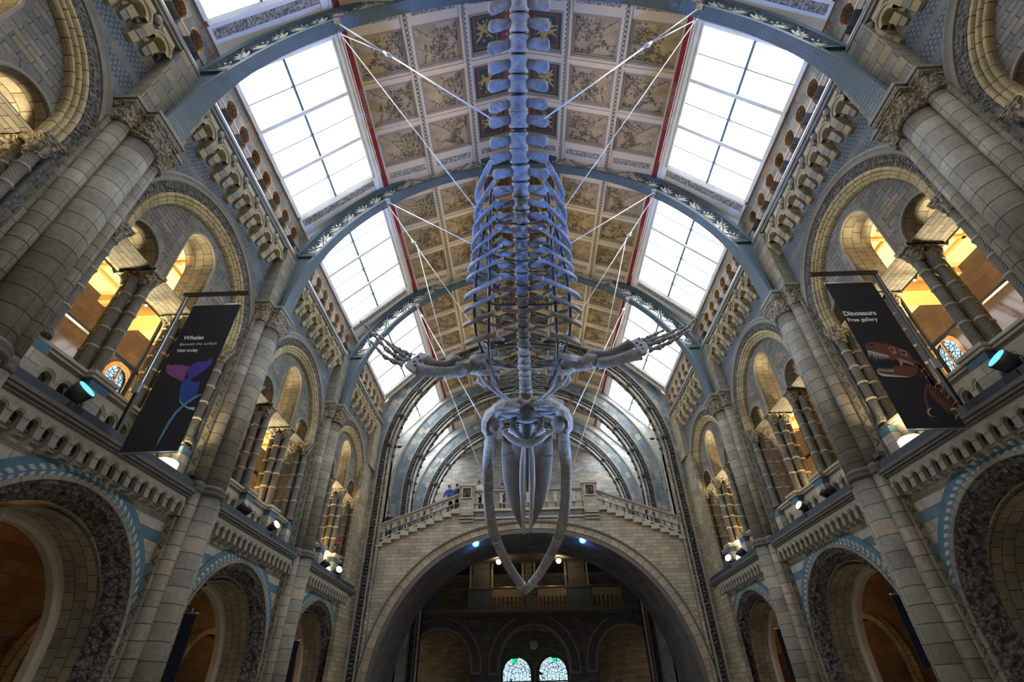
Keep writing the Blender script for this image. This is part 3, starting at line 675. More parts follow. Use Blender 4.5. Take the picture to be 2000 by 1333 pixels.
# triforium arcade
g = thing('triforium_arcade', '', 'arcade', group='triforium arcades under the skylights')
N = 8; P = 5.9/N; hs = []
for i in range(N):
    c = -2.95+P*(i+.5); h = [(c+.23*math.cos(t), 14.97+.24*math.sin(t)) for t in [-.5+(PI+1)*k/14 for k in range(15)]]
    hs.append([(c+.2, 14.73)]+h+[(c-.2, 14.73)])
mb = MB(); mb.plate([(-3.1, 14.72), (3.1, 14.72), (3.1, 15.58), (-3.1, 15.58)], hs, -.12, .24, 0, 1); mb.box(-.12, .22, -3.1, -2.9, 14.2, 14.72); mb.box(-.12, .22, 2.9, 3.1, 14.2, 14.72); mb.build('arcade_wall', ['wallbig', 'terra'], g)
for h in hs:
    mb = MB(); c = (h[0][0]+h[-1][0])/2
    o_ = [(p[0]+(p[0]-c)*.16, p[1]+(p[1]-14.95)*.16) for p in h]
    for k in range(len(h)-1): mb.face([(.245, *h[k]), (.245, *h[k+1]), (.245, *o_[k+1]), (.245, *o_[k])], None, 0)
    mb.build('arch_edge', 'terra', g)
mb = MB(); mb.box(-.2, .27, -3.1, 3.1, 15.58, 15.63); mb.box(-.4, .31, -3.1, 3.1, 15.63, 15.68); mb.build('copper_cornice', 'copper', g)
c0 = c1 = None
for i in range(N-1):
    y = -2.95+P*(i+1)
    for q in (-.075, .075):
        if c0 is None:
            mb = MB(); mb.lathe(0, 0, [(.06, 14.22), (.06, 14.27), (.05, 14.3), (.05, 14.6)], 10); o = c0 = mb.build('colonnette', 'colonnette', g)
        else: o = c0.copy(); S.collection.objects.link(o)
        o.location = (.14, y+q, 0)
    if c1 is None:
        mb = MB(); mb.tbox(-.02, .25, -.16, .16, 14.56, 14.68, .04, .03); mb.box(-.04, .27, -.18, .18, 14.68, 14.74); o = c1 = mb.build('capital', 'colonnette', g)
    else: o = c1.copy(); S.collection.objects.link(o)
    o.location = (0, y, 0)
spread(g, (0, 1, 2, 3), lambda s, b: 'paired colonnettes and orange arches under the skylight '+bayn(s, b))
# piers
g = thing('pier', '', 'pier', group='piers with engaged shafts')
rng = [(1, 1.0), (1.12, 0), (1.2, .03), (1.12, .06), (1.16, .09), (1.24, .12), (1.15, .15), (1.0, .18)]
for x, y, r, nm, mt in ((.24, 0, .33, 'main_shaft', 'drum'), (.2, -.46, .16, 'side_shaft', 'drumb'), (.2, .46, .16, 'side_shaft', 'drumb')):
    mb = MB(); mb.lathe(0, 0, [(r*1.04, 0), (r*1.04, 5.76)], 28); mb.lathe(0, 0, [(r, 5.9), (r, 10.95)], 28); o = mb.build(nm, mt, g); o.location = (x, y, 0)
    mb = MB(); mb.lathe(0, 0, [(r*1.04, 5.7), (r*1.2, 5.73), (r*1.26, 5.77), (r*1.14, 5.81), (r*1.18, 5.84), (r*1.24, 5.88), (r*1.12, 5.93), (r, 5.96)], 28); o = mb.build('shaft_ring', 'stoned', g); o.location = (x, y, 0)
for q in (-1, 1):
    mb = MB(); mb.box(0, .14, -.07, .07, 0, 11.35); mb.box(0, .2, -.075, .075, 5.72, 5.92); o = mb.build('zigzag_strip', 'zig', g); o.location = (0, q*.64, 0)
mb = MB(); mb.box(0, .16, -.7, .7, 0, 11.35); mb.build('pier_core', 'wallbig', g)
mb = MB(); capital(mb, .26, 0, .34, 10.93, 11.45, .4); capital(mb, .2, -.5, .17, 10.98, 11.45, .23); capital(mb, .2, .5, .17, 10.98, 11.45, .23); mb.box(0, .2, -.74, .74, 11.3, 11.45); mb.build('capital', 'acanthus', g)
mb = MB()
for k, (e, z0, z1) in enumerate(((.0, 11.45, 11.52), (.04, 11.52, 11.58), (.0, 11.58, 11.66))):
    mb.box(0, .7+e, -.42-e, .42+e, z0, z1); mb.box(0, .46+e, -.74-e, .74+e, z0, z1-.001); 
mb.build('impost', 'stone', g)
mb = MB(); mb.box(0, .36, -.66, .66, 11.66, 14.04); mb.build('upper_block', 'wallbig', g)
k = 0
for s in (-1, 1):
    for i, y in enumerate(YP):
        lab = 'tall stone pier with thick shaft, %s' % (['nearest on the %s side' % SD[s], 'just beyond '+BANNER[s], 'farthest on the %s side' % SD[s]][i])
        if k == 0: g.location = loc_(s, y); g['label'] = lab
        else: dup(g, loc_(s, y), rot_(s), lab)
        k += 1
# plain brick end piers beside the great arch
for s in (-1, 1):
    mb = MB(SIDE); mb.box(0, .18, 22.6, 24.0, 0, 11.4, 0); mb.box(0, .3, 23.0, 24.0, 11.4, 14.2, 0); o = mb.build('wall_'+SD[s], 'tanwall')
    o.location = loc_(s, 0)
    if s > 0: o.scale = (-1, 1, 1)
    struct(o)

# ================================================================== iron roof ribs
RC = 11.69
RIBT = lambda p: (p[1], p[0], p[2])
def make_rib():
    g = thing('roof_rib', '', 'roof rib', group='blue iron roof ribs')
    mb = MB(RIBT); mb.arch(0, RC, [(7.71, -.17), (7.71, .17), (7.82, .17), (7.82, -.17), (7.71, -.17)], RC, 0, 60, legs=False, mis=[0, 1, 1, 1], flare=lambda A: 1+.75*max(0, 1-A[1]*7.7/3.0)); mb.build('lower_chord', ['riv', 'iron'], g)
    a = math.asin(2.55/8.4)
    mb = MB(RIBT); mb.arch(0, RC, [(8.32, -.2), (8.32, .2), (8.46, .2), (8.46, -.2), (8.32, -.2)], RC, 0, 60, legs=False, a0=PI-a, a1=a, mis=[0, 1, 1, 1]); mb.build('upper_chord', ['riv', 'iron'], g)
    n = 30
    ts = [a+.02+(PI-2*a-.04)*i/n for i in range(n+1)]
    for i in range(n):
        t0, t1 = ts[i], ts[i+1]; r0, r1 = (7.8, 8.34) if i % 2 else (8.34, 7.8)
        mb = MB(RIBT)
        for w in (-.15, .15): mb.tube([(w, math.cos(t0)*r0, RC+math.sin(t0)*r0), (w, math.cos(t1)*r1, RC+math.sin(t1)*r1)], .035, 4, 0, False)
        mb.build('brace', 'iron', g)
        if 3 < math.degrees(abs(PI/2-(t0+t1)/2)) :
            tm = (t0+t1)/2; c = Vector((0, math.cos(tm)*8.07, RC+math.sin(tm)*8.07)); mb = MB(RIBT); e = Vector((0, math.cos(tm), math.sin(tm))); f = Vector((0, -math.sin(tm), math.cos(tm)))
            base = c-e*.2
            for k in range(5):
                th = (k-2)*.5; d = e*math.cos(th)+f*math.sin(th); q = d.cross(Vector((1, 0, 0)))*.035
                tip = base+d*.36; mid = base+d*.2
                mb.plate([], [], 0, 0) if False else None
                for w in (-.16,): mb.face([base+Vector((w, 0, 0)), mid+q+Vector((w, 0, 0)), tip+Vector((w, 0, 0)), mid-q+Vector((w, 0, 0))])
                mb.face([base+Vector((-.14, 0, 0)), mid-q+Vector((-.14, 0, 0)), tip+Vector((-.14, 0, 0)), mid+q+Vector((-.14, 0, 0))])
            mb.build('leaf_ornament', 'leafcream', g)
    for q in (-1, 1):
        pts = [(q*8.0, 11.68), (q*8.0, 14.24), (q*7.4, 14.24)]
        for k in range(9):
            z = 14.24-(14.24-11.69)*k/8; pts.append((q*math.sqrt(7.8**2-(z-RC)**2), z))
        pts[-1] = (q*7.8, 11.68)
        mb = MB(RIBT); mb.plate(pts, [], -.13, .13); mb.build('spandrel_plate', 'iron', g)
        mb = MB(RIBT); mb.box(-.2, .2, min(q*8.15, q*7.3), max(q*8.15, q*7.3), 14.24, 14.33); mb.box(-.17, -.13, min(q*8.15, q*7.3), max(q*8.15, q*7.3), 14.33, 14.42); mb.build('strut', 'irond', g)
        t = math.atan2(17.55-RC, 5.35)
        mb = MB(RIBT); x = q*math.cos(t)*7.68; z = RC+math.sin(t)*7.68; mb.box(-.2, -.08, x-.09, x+.09, z-.1, z+.05); mb.box(-.14, -.1, x-.03, x+.03, z-.18, z-.08); mb.build('cable_bracket', 'steel', g)
    return g
g = make_rib()
for i, y in enumerate(YP):
    lab = ['nearest blue-grey iron arch rib crossing the top of the view', 'second iron arch rib, passing behind the top of the rib cage', 'third and farthest iron arch rib, behind the flippers'][i]
    if i == 0: g.location = (0, y+.12, 0); g['label'] = lab
    else: dup(g, (0, y+.12, 0), 0, lab)

# ================================================================== roof
LA = math.hypot(EAVE[0]-RED[0], RED[1]-EAVE[1]); LB = math.hypot(RED[0], RIDGE[1]-RED[1])
def TA(s):
    d = Vector((-s*(EAVE[0]-RED[0])/LA, 0, (RED[1]-EAVE[1])/LA)); n = Vector((-s*d.z*1, 0, -abs(d.x)))
    return lambda p: tuple(Vector((s*EAVE[0], p[1], EAVE[1]))+d*p[2]+n*p[0])
def TBm(s):
    d = Vector((-s*RED[0]/LB, 0, (RIDGE[1]-RED[1])/LB)); n = Vector((-s*d.z, 0, -abs(d.x)))
    return Vector((s*RED[0], 0, RED[1])), d, n
def TB(s):
    o, d, n = TBm(s); return lambda p: tuple(o+Vector((0, p[1], 0))+d*p[2]+n*p[0])
random.seed(11)
def branch_panel(kind, seed):
    "painted botanical coffer panel, local (x along hall, y up slope, z out of the ceiling)"
    R = random.Random(seed); mb = MB(); hx, hy = .66, .8
    mb.face([(-hx, -hy, 0), (hx, -hy, 0), (hx, hy, 0), (-hx, hy, 0)])
    def leaf(x, y, a, L, wd, mi=1, z=.006):
        c, s_ = math.cos(a), math.sin(a); P = [(0, 0), (.35, .5), (.7, .42), (1, 0), (.7, -.42), (.35, -.5)]
        pts = [(x+(c*u*L-s_*v*wd), y+(s_*u*L+c*v*wd), z) for u, v in P]
        if all(abs(p[0]) < hx and abs(p[1]) < hy for p in pts): mb.face(pts, None, mi)
    def stem(x, y, a, L, wd, depth):
        n = 6; px, py = x, y; k = R.uniform(-.5, .5)
        for i in range(n):
            a += k/n*1.6+R.uniform(-.12, .12); qx, qy = px+math.cos(a)*L/n, py+math.sin(a)*L/n
            if abs(qx) > hx-.04 or abs(qy) > hy-.04: break
            nx, ny = -math.sin(a)*wd, math.cos(a)*wd
            mb.face([(px+nx, py+ny, .005), (px-nx, py-ny, .005), (qx-nx*.8, qy-ny*.8, .005), (qx+nx*.8, qy+ny*.8, .005)], None, 1)
            px, py = qx, qy; wd *= .86
            if depth > 0 and i > 0 and R.random() < .8: stem(px, py, a+R.choice((-1, 1))*R.uniform(.5, 1.1), L*R.uniform(.45, .7), wd*.8, depth-1)
            if depth < 2:
                for q in (-1, 1):
                    if R.random() < .62: leaf(px, py, a+q*R.uniform(.5, 1.1), R.uniform(.09, .14), R.uniform(.034, .046))
            if depth == 0 and R.random() < .15: leaf(px+.02, py, R.uniform(0, 6), .07, .07, 2, .008)
        for q in (-.8, 0, .8): leaf(px, py, a+q, R.uniform(.1, .15), .042)
    if kind == 'branch':
        for x0, y0, a, L in ((-hx+.1, -hy+.08, .95, 1.5), (-hx+.12, -.1, .55, .8), (.05, -hy+.08, .75, .85), (-.35, .15, 1.3, .6), (.2, .1, .5, .55)):
            stem(x0+R.uniform(-.05, .05), y0+R.uniform(-.05, .05), a+R.uniform(-.15, .15), L, .016 if L > 1 else .01, 1)
    else:
        for k, (a_, z, mi) in enumerate(((1, .0, 4), (.93, .004, 3), (.78, .006, 4), (.72, .008, 1), (.66, .010, 3))):
            x0 = -hx*a_; x1 = hx*a_; y0 = -hy*a_; y1 = hy*(a_-.42*(k > 0)); mb.face([(x0, y0, z+.002), (x1, y0, z+.002), (x1, y1, z+.002), (x0, y1, z+.002)], None, mi)
        for i in range(7):
            for j, yy in ((0, .62),): 
                cx = -.54+i*.18; mb.face([(cx+.05*math.cos(t*PI/4), yy+.05*math.sin(t*PI/4), .014) for t in range(8)], None, 2)
                mb.face([(cx+.025*math.cos(t*PI/4), yy+.025*math.sin(t*PI/4), .016) for t in range(8)], None, 4)
        for i in range(14): leaf(-.05+R.uniform(-.1, .1), -.2+R.uniform(-.1, .1), R.uniform(0, 2*PI), R.uniform(.26, .42), .075, 2, .014+i*.0005)
        for i in range(12): leaf(R.uniform(-.34, .34), R.uniform(-.5, .02), R.uniform(0, 2*PI), .1, .07, 2, .014)
    return mb
pan = {}
def mk_panel(key, kind, seed):
    mb = branch_panel(kind, seed); o = mb.build('coffer_panel', ['panel', 'leaf', 'gleaf', 'green', 'redb']); pan[key] = o; return o
def roof_bay(yc, hl, rows, n_win, ribbed=True):
    "one bay of roof, half length hl, with rows of coffers"
    for s in (-1, 1):
        # lower slope: window
        wob = bpy.data.objects.new('window_%d' % n_win[0], None); n_win[0] += 1; S.collection.objects.link(wob); struct(wob)
        yl = hl-.72 if ribbed else hl-.25
        t0, t1 = .12, 3.3
        mb = MB(TA(s))
        mb.box(-.12, .02, yc-hl, yc-yl-.14, 0, LA, 0); mb.box(-.12, .02, yc+yl+.14, yc+hl, 0, LA, 0)
        mb.box(-.12, .06, yc-hl, yc+hl, 3.3, 3.7, 0)
        for k, (e, h) in enumerate(((.14, .1), (.09, .06), (.045, .02))):
            for q in (-1, 1): a, b = yc+q*(yl+e), yc+q*(yl+e-.06); mb.box(-.12, h, min(a, b), max(a, b), .05, 3.42, 0)
            mb.box(-.12, h, yc-yl-e, yc+yl+e, 3.26+e, 3.32+e, 0)
        mb.box(-.12, .05, yc-yl, yc+yl, .0, .12, 0); mb.box(-.02, .1, yc-hl, yc+hl, 3.56, 3.62, 0)
        mb.build('window_frame', 'white', wob)
        if ribbed:
            for q in (-1, 1):
                mb = MB(TA(s)); c = yc+q*(yl+.34); mb.box(0, .035, c-.12, c+.12, .1, 3.5, 0); mb.build('leaf_band', 'wreath', wob)
        mb = MB(TA(s))
        for k in ([-1, 1] if hl > 2.9 else [0]): c = yc+k*yl/3 if hl > 2.9 else yc; mb.box(-.1, .08, c-.06, c+.06, 0, 3.3, 0)
        mb.build('glazing_bar', 'white', wob)
        mb = MB(TA(s)); mb.box(-.1, .03, yc-yl, yc+yl, 1.6, 1.68, 0)
        nb = 6 if hl > 2.9 else 4
        for k in range(1, nb):
            c = yc-yl+2*yl*k/nb; mb.box(-.09, .0, c-.014, c+.014, 0, 3.3, 0)
        mb.build('purlin', 'iron2', wob)
        mb = MB(TA(s)); mb.face([(-.08, yc-yl-.1, 0), (-.08, yc+yl+.1, 0), (-.08, yc+yl+.1, 3.4), (-.08, yc-yl-.1, 3.4)]); mb.build('pane', 'glass', wob)
        # upper slope: coffers
        mb = MB(TB(s)); cols = ((.1, 1.76), (2.06, 3.72), (4.02, 5.66)); ys = [yc+(i-(rows-1)/2)*1.62 for i in range(rows)]
        mb.box(-.3, -.001, yc-hl, yc+hl, -.05, LB+.05, 0)
        yend = rows*.81
        # boards between coffers
        for c0, c1 in ((-.05, .1), (1.76, 2.06), (3.72, 4.02), (5.66, LB+.02)): mb.box(0, .16, yc-hl, yc+hl, c0, c1, 0)
        e = [yc-hl]+[y+d for y in ys for d in (-.67, .67)]+[yc+hl]
        for k in range(0, len(e), 2):
            mb.box(0, .12, e[k], e[k+1], .05, LB, 0)
            if 0 < k < len(e)-2: mb.box(0, .18, e[k]+.09, e[k+1]-.09, .05, LB, 0)
        for c0, c1 in cols:
            for y in ys:
                for d, h in ((0, .09), (.05, .045)):
                    mb.box(0, h, y-.67+d, y-.61+d, c0+d, c1-d, 1); mb.box(0, h, y+.61-d, y+.67-d, c0+d, c1-d, 1); mb.box(0, h, y-.67+d, y+.67-d, c0+d, c0+d+.05, 1); mb.box(0, h, y-.67+d, y+.67-d, c1-d-.05, c1-d, 1)
        root = mb.build('ceiling', ['cream', 'creamd']); struct(root)
        for c in (1.91, 3.87):
            mb = MB(TB(s)); mb.box(.16, .2, yc-hl, yc+hl, c-.05, c+.05, 0); mb.build('chequered_strip', 'check', root)
        mb = MB(TB(s)); mb.box(.0, .21, yc-hl, yc+hl, -.13, .03, 0); mb.build('red_ribbon', 'red', root)
        if ribbed:
            for q in (-1, 1):
                c = yc+q*(hl-.42)
                for c0, c1 in cols: mb = MB(TB(s)); mb.box(.12, .15, c-.11, c+.11, c0+.1, c1-.1, 0); mb.build('leaf_band', 'wreath', root)
        o0, d, n = TBm(s)
        for j, (c0, c1) in enumerate(cols):
            for i, y in enumerate(ys):
                key = ('flower' if j == 2 else 'branch', random.randrange(3 if j == 2 else 5), s if j == 2 else 0)
                if key not in pan: ob = mk_panel(key, key[0], hash(str(key[1])+key[0]) % 1 + key[1]*7+3)
                else: ob = pan[key].copy(); S.collection.objects.link(ob)
                c = o0+Vector((0, y, 0))+d*((c0+c1)/2)+n*.012
                ax = Vector((0, 1, 0)); mat = Matrix((ax, d, n)).transposed().to_4x4(); mat.translation = c
                ob.parent = root; ob.matrix_local = mat
nw = [1]
for yc in [-4]+YC: roof_bay(yc, 3.1, 3, nw)
for yc, hl, r in ((26.2, 2.1, 2), (30.6, 2.4, 2), (35.4, 2.4, 2)): roof_bay(yc, hl, r, nw, False)
# gilded inventory of plant names on the red ribbon
for s, txt, y in ((-1, 'CITRUS.LIMONVM', 8.3), (1, 'THEOBROMA.CACAO', 8.6)):
    for k, (t, yy) in enumerate(((txt, y), ('CITRUS.AVRANTIVM' if s < 0 else 'OLEA.EUROPAEA', 14.6))):
        mb = MB(); T = TB(s)
        text_mesh(mb, t, (lambda x, z: T((.215, yy+x*(1 if s > 0 else -1), -.11+z))) if True else None, .17, 0, 0, 'CENTER')
        rb = [o for o in S.objects if o.name.startswith('red_ribbon')]
        o = mb.build('painted_lettering', 'lettergold'); o.parent = min(rb, key=lambda r: (r.data.vertices[0].co-Vector(T((0, yy-3.1, -.13)))).length)

# ================================================================== END WALLS (facing the camera)
ZC = 12.1
def gable(zlow=0):
    return [(-8.6, zlow), (8.6, zlow), (8.6, 15.0), (EAVE[0], EAVE[1]), (RED[0], RED[1]), (0, RIDGE[1]+.1), (-RED[0], RED[1]), (-EAVE[0], EAVE[1]), (-8.6, 15.0)]
def great_arch(Y, face, first, lab, ZC, Ro):
    k_ = Ro-8.6
    mb = MB(TRANS); mb.plate(gable(), [circ(0, ZC, 7.3+k_, 40, .001)], -.42, 0, 0, 1)
    o = mb.build('wall_back', [face, 'stoned']); o.location = (0, Y, 0); struct(o)
    g = thing('great_arch', lab, 'arch', (0, Y, 0), 0, 'great arches closing the hall')
    mb = MB(TRANS); mb.arch(0, ZC, [(7.93+k_, 0), (7.93+k_, .05), (8.6+k_, .05), (8.6+k_, 0)], 10.3, 0, 60); mb.build('blue_voussoir_band', 'bluecream', g)
    mb = MB(TRANS); mb.arch(0, ZC, [(8.6+k_, 0), (8.6+k_, .12), (8.66+k_, .15), (8.74+k_, .1), (8.74+k_, 0)], 10.9 if first else 11.5, 0, 60); mb.build('hood_mould', 'stone', g)
    mb = MB(TRANS)
    mb.arch(0, ZC, [(7.88+k_, 0), (7.88+k_, .1), (7.94+k_, .1), (7.94+k_, 0)], 0, 1, 60); mb.arch(0, ZC, [(7.52+k_, .0), (7.52+k_, .1), (7.58+k_, .1), (7.6+k_, .03), (7.86+k_, .03)], 0, 0, 60, mis=[1, 1, 1, 0])
    R = random.Random(5)
    for i in range(150):
        t = PI*i/149; mb.ell((.07, math.cos(t)*(7.72+k_), ZC+math.sin(t)*(7.72+k_)), .05, .1, .07, 6, 4, rough=.7)
    for i in range(75):
        for q in (-1, 1): mb.ell((.07, q*(7.72+k_), .1+i*.16), .05, .1, .06, 6, 4, rough=.7)
    for i in range(13):
        t = PI*(i+.5)/13; mb.ell((.1, math.cos(t)*(7.5+k_), ZC+math.sin(t)*(7.5+k_)), .14, .16, .16, 8, 5, rough=.8)
    mb.build('carved_moulding', ['carved', 'stone'], g)
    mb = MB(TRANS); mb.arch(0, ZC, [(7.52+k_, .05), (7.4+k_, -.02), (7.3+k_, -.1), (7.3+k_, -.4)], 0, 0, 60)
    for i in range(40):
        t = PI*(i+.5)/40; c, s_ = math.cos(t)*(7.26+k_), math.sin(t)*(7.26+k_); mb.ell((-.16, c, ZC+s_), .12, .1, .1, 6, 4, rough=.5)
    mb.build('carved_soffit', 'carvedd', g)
great_arch(24.0, 'tanwall', True, 'nearest great round arch across the hall, blue and cream voussoirs and carved edge', 12.03, 8.55)
great_arch(28.2, 'pale', False, 'second great round arch, set in pale brick behind the first one', 11.55, 8.19)
great_arch(33.0, 'pale', False, 'third and farthest great arch, showing above the stair landing', 11.59, 7.96)
mb = MB(TRANS); mb.plate(gable(), [[(x+sx_*.0, z) for x, z in circ(cx, 3.05, .98, 16, .9)] for cx, sx_ in ((-1.02, 0), (1.34, 0))], -.3, 0, 0, 1)
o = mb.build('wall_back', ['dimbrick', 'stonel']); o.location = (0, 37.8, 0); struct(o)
# side walls of the upper landing
for s in (-1, 1):
    mb = MB(); mb.box(-.5, 0, 24.5, 37.9, 0, 16.2, 0); o = mb.build('wall_'+SD[s], 'pale'); o.location = loc_(s, 0)
    if s > 0: o.scale = (-1, 1, 1)
    struct(o)
# stair bridge
def sup(a, b, z0, n, k=40): return [(a*math.copysign(abs(math.cos(PI*i/k))**(2/n), math.cos(PI*i/k)), z0+b*abs(math.sin(PI*i/k))**(2/n)) for i in range(k+1)]
BY = 24.12
g = thing('stair_bridge', 'broad stone bridge arch carrying two stair flights up to a central landing', 'bridge', (0, BY, 0))
inn = sup(6.95, 6.95, 1.2, 2.25); inn = [(6.95, .01)]+inn+[(-6.95, .01)]
top = [(-7.5, 0), (7.5, 0), (7.5, 7.72)]
NS = 10
for i in range(NS): x = 7.5-i*.405; z = 7.72+i*.163; top += [(x-.405, z), (x-.405, z+.163)] if i < NS-1 else [(x-.405, z)]
top += [(3.44, 9.2), (-3.44, 9.2)]
L = [(-x, z) for x, z in reversed(top[2:-2])]; top += L
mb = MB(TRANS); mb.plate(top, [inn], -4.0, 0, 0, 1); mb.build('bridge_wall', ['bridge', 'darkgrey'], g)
def band2(mb, A, B, w0, w1, mi=0):
    d = 0
    for i in range(len(A)-1):
        L = math.hypot(A[i+1][0]-A[i][0], A[i+1][1]-A[i][1])
        mb.face([(w1, *A[i]), (w1, *A[i+1]), (w1, *B[i+1]), (w1, *B[i])], [(d, .05), (d+L, .05), (d+L, .4), (d, .4)], mi)
        for P in (A, B): mb.face([(w0, *P[i]), (w0, *P[i+1]), (w1, *P[i+1]), (w1, *P[i])], [(d, .05), (d+L, .05), (d+L, .3), (d, .3)], mi)
        d += L
mb = MB(TRANS); band2(mb, sup(7.12, 7.14, 1.2, 2.25, 60), sup(7.46, 7.42, 1.2, 2.25, 60), 0, .05); mb.build('voussoir_band', 'vousbr', g)
mb = MB(TRANS); band2(mb, sup(6.93, 6.93, 1.2, 2.25, 60), sup(7.12, 7.12, 1.2, 2.25, 60), 0, .03); band2(mb, sup(7.46, 7.42, 1.2, 2.25, 60), sup(7.49, 7.5, 1.2, 2.25, 60), 0, .12); mb.build('arch_moulding', 'stoned', g)
for s in (-1, 1):
    for i in range(NS):
        x = s*(7.5-i*.405-.2); z = 7.72+i*.163
        mb = MB(TRANS); mb.box(0, .14, x-.215, x+.215, z-.06, z+.0); mb.box(-.2, .1, x-.2, x+.2, z, z+.17); mb.build('stair_end_block', 'stonel', g)
mb = MB(TRANS); mb.box(-.05, .04, -2.7, 2.7, 8.94, 9.14, 0); mb.build('blue_tile_band', 'diaper', g)
mb = MB(TRANS); mb.box(-.2, .12, -2.8, 2.8, 9.2, 9.28); mb.box(-.2, .08, -2.8, 2.8, 8.84, 8.92); mb.box(-4, -.0, -3.42, 3.42, 9.2, 9.27); mb.build('landing_edge', 'stonel', g)
mb = MB(TRANS); mb.box(-9.6, -.1, -7.6, 7.6, 9.0, 9.28); o = mb.build('floor', 'stoned'); o.location = (0, BY+4.0, 0); struct(o)
# newel pedestals
pd = None
for s in (-1, 1):
    lab = 'square stone newel pedestal with carved panel at the %s end of the landing' % SD[s]
    if pd is None:
        pd = g = thing('newel_pedestal', lab, 'pedestal', (s*3.1, BY, 0), 0, 'newel pedestals of the landing')
        mb = MB(TRANS); mb.box(-.45, .2, -.36, .36, 9.08, 10.45)
        for k in range(3): mb.box(-.3, .18-k*.05, -.36+k*.0, .36, 9.0-k*.14, 9.1-k*.14)
        mb.build('shaft', 'bridge', g)
        mb = MB(TRANS); mb.box(-.5, .26, -.42, .42, 10.45, 10.52); mb.box(-.47, .23, -.39, .39, 10.52, 10.6); mb.build('coping', 'stonel', g)
        mb = MB(TRANS); mb.box(.2, .25, -.26, .26, 9.82, 9.87); mb.box(.2, .25, -.26, .26, 10.35, 10.4); mb.box(.2, .25, -.26, -.2, 9.87, 10.35); mb.box(.2, .25, .2, .26, 9.87, 10.35); mb.build('panel_frame', 'stonel', g)
        mb = MB(TRANS); mb.box(.2, .21, -.2, .2, 9.87, 10.35)
        R = random.Random(2)
        for i in range(26): mb.ell((.215, R.uniform(-.17, .17), R.uniform(9.9, 10.32)), .03, .04, .05, 6, 4, rough=.6)
        mb.build('carved_panel', 'carved', g)
    else: dup(pd, (s*3.1, BY, 0), 0, lab)
# balustrades
def balus(name, lab, x0, x1, zb0, zb1, zt0, zt1, n, Y, grp):
    g = thing(name, lab, 'balustrade', (0, Y, 0), 0, grp); w = (x1-x0)/n
    zb = lambda x: zb0+(zb1-zb0)*(x-x0)/(x1-x0); zt = lambda x: zt0+(zt1-zt0)*(x-x0)/(x1-x0)
    hs = []
    for i in range(n):
        c = x0+w*(i+.5); r = abs(w)*.33; h = [(c+r*math.cos(PI*k/8), zt(c)-.19-r*.4+r*math.sin(PI*k/8)-.05) for k in range(9)]
        hs.append([(c+r, zb(c+r)+.35)]+h+[(c-r, zb(c-r)+.35)])
    mb = MB(TRANS); mb.plate([(x0, zb0+.33), (x1, zb1+.33), (x1, zt1-.08), (x0, zt0-.08)], hs, -.13, .03); mb.build('arcade', 'stonel', g)
    mb = MB(TRANS); a = [(x0, zt0-.09), (x1, zt1-.09), (x1, zt1), (x0, zt0)]; mb.plate(a, [], -.2, .1); mb.plate([(x0, zt0-.12), (x1, zt1-.12), (x1, zt1-.09), (x0, zt0-.09)], [], -.16, .06); mb.build('handrail', 'stone', g)
    mb = MB(TRANS); mb.plate([(x0, zb0), (x1, zb1), (x1, zb1+.06), (x0, zb0+.06)], [], -.16, .06); mb.build('plinth', 'stonel', g)
    bl = None
    for i in range(n+1):
        x = x0+w*i
        if bl is None:
            mb = MB(TRANS); mb.lathe(-.05, 0, [(.06, 0), (.06, .04), (.04, .07), (.04, .26), (.06, .29), (.06, .34)], 10); o = bl = mb.build('baluster', 'stoned', g)
        else: o = bl.copy(); S.collection.objects.link(o)
        o.location = (x, 0, zb(x)+.03)
balus('stair_balustrade', 'sloping arcaded stair balustrade left of the landing', -7.55, -3.46, 7.88, 9.38, 8.66, 10.16, 13, BY, 'stair balustrades')
balus('stair_balustrade', 'sloping arcaded stair balustrade right of the landing', 3.46, 7.55, 9.38, 7.88, 10.16, 8.66, 13, BY, 'stair balustrades')
balus('landing_balustrade', 'level arcaded balustrade of the landing behind the whale jaws', -2.74, 2.74, 9.28, 9.28, 10.3, 10.3, 12, BY, 'level balustrades')
# ---- facade under the bridge
FY = 34.0
mb = MB(TRANS); hs = [circ(.1, 3.25, 2.05, 28, .001), circ(-5.6, 3.3, 1.9, 24, .001), circ(5.75, 3.3, 1.9, 24, .001)]
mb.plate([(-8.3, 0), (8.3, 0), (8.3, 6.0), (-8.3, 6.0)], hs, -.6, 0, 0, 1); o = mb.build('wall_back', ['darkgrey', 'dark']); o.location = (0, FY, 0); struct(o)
for cx, r, z, lab in ((.1, 2.05, 3.25, 'middle round arch of the dim end wall, framing two bright windows'), (-5.6, 1.9, 3.3, 'left-hand round arch of the dim end wall under the bridge'), (5.75, 1.9, 3.3, 'right-hand round arch of the dim end wall under the bridge')):
    g = thing('end_wall_arch', lab, 'arch', (0, FY, 0), 0, 'round arches of the dim end wall')
    mb = MB(TRANS); mb.arch(cx, z, [(r+.04, 0), (r+.04, .08), (r+.12, .1), (r+.15, .02)], z-.3, 0, 32); mb.build('inner_moulding', 'stone', g)
    mb = MB(TRANS); mb.arch(cx, z, [(r+.6, 0), (r+.6, .06), (r+.67, .06), (r+.67, 0)], z-.3, 0, 32); mb.build('outer_moulding', 'stone', g)
    mb = MB(TRANS); mb.arch(cx, z, [(r+.15, .02), (r+.6, .02)], z-.3, 0, 32)
    for i in range(46):
        t = PI*(i+.5)/46; mb.tube([(.04, cx+math.cos(t)*(r+.2), z+math.sin(t)*(r+.2)), (.04, cx+math.cos(t)*(r+.55), z+math.sin(t)*(r+.55))], .035, 4, 0, False)
    mb.build('ribbed_band', 'stoned', g)
    for q in (-1, 1): mb = MB(TRANS); mb.box(-.6, .1, cx+q*(r+.35)-.3, cx+q*(r+.35)+.3, z-.38, z-.26); mb.build('impost', 'stone', g)
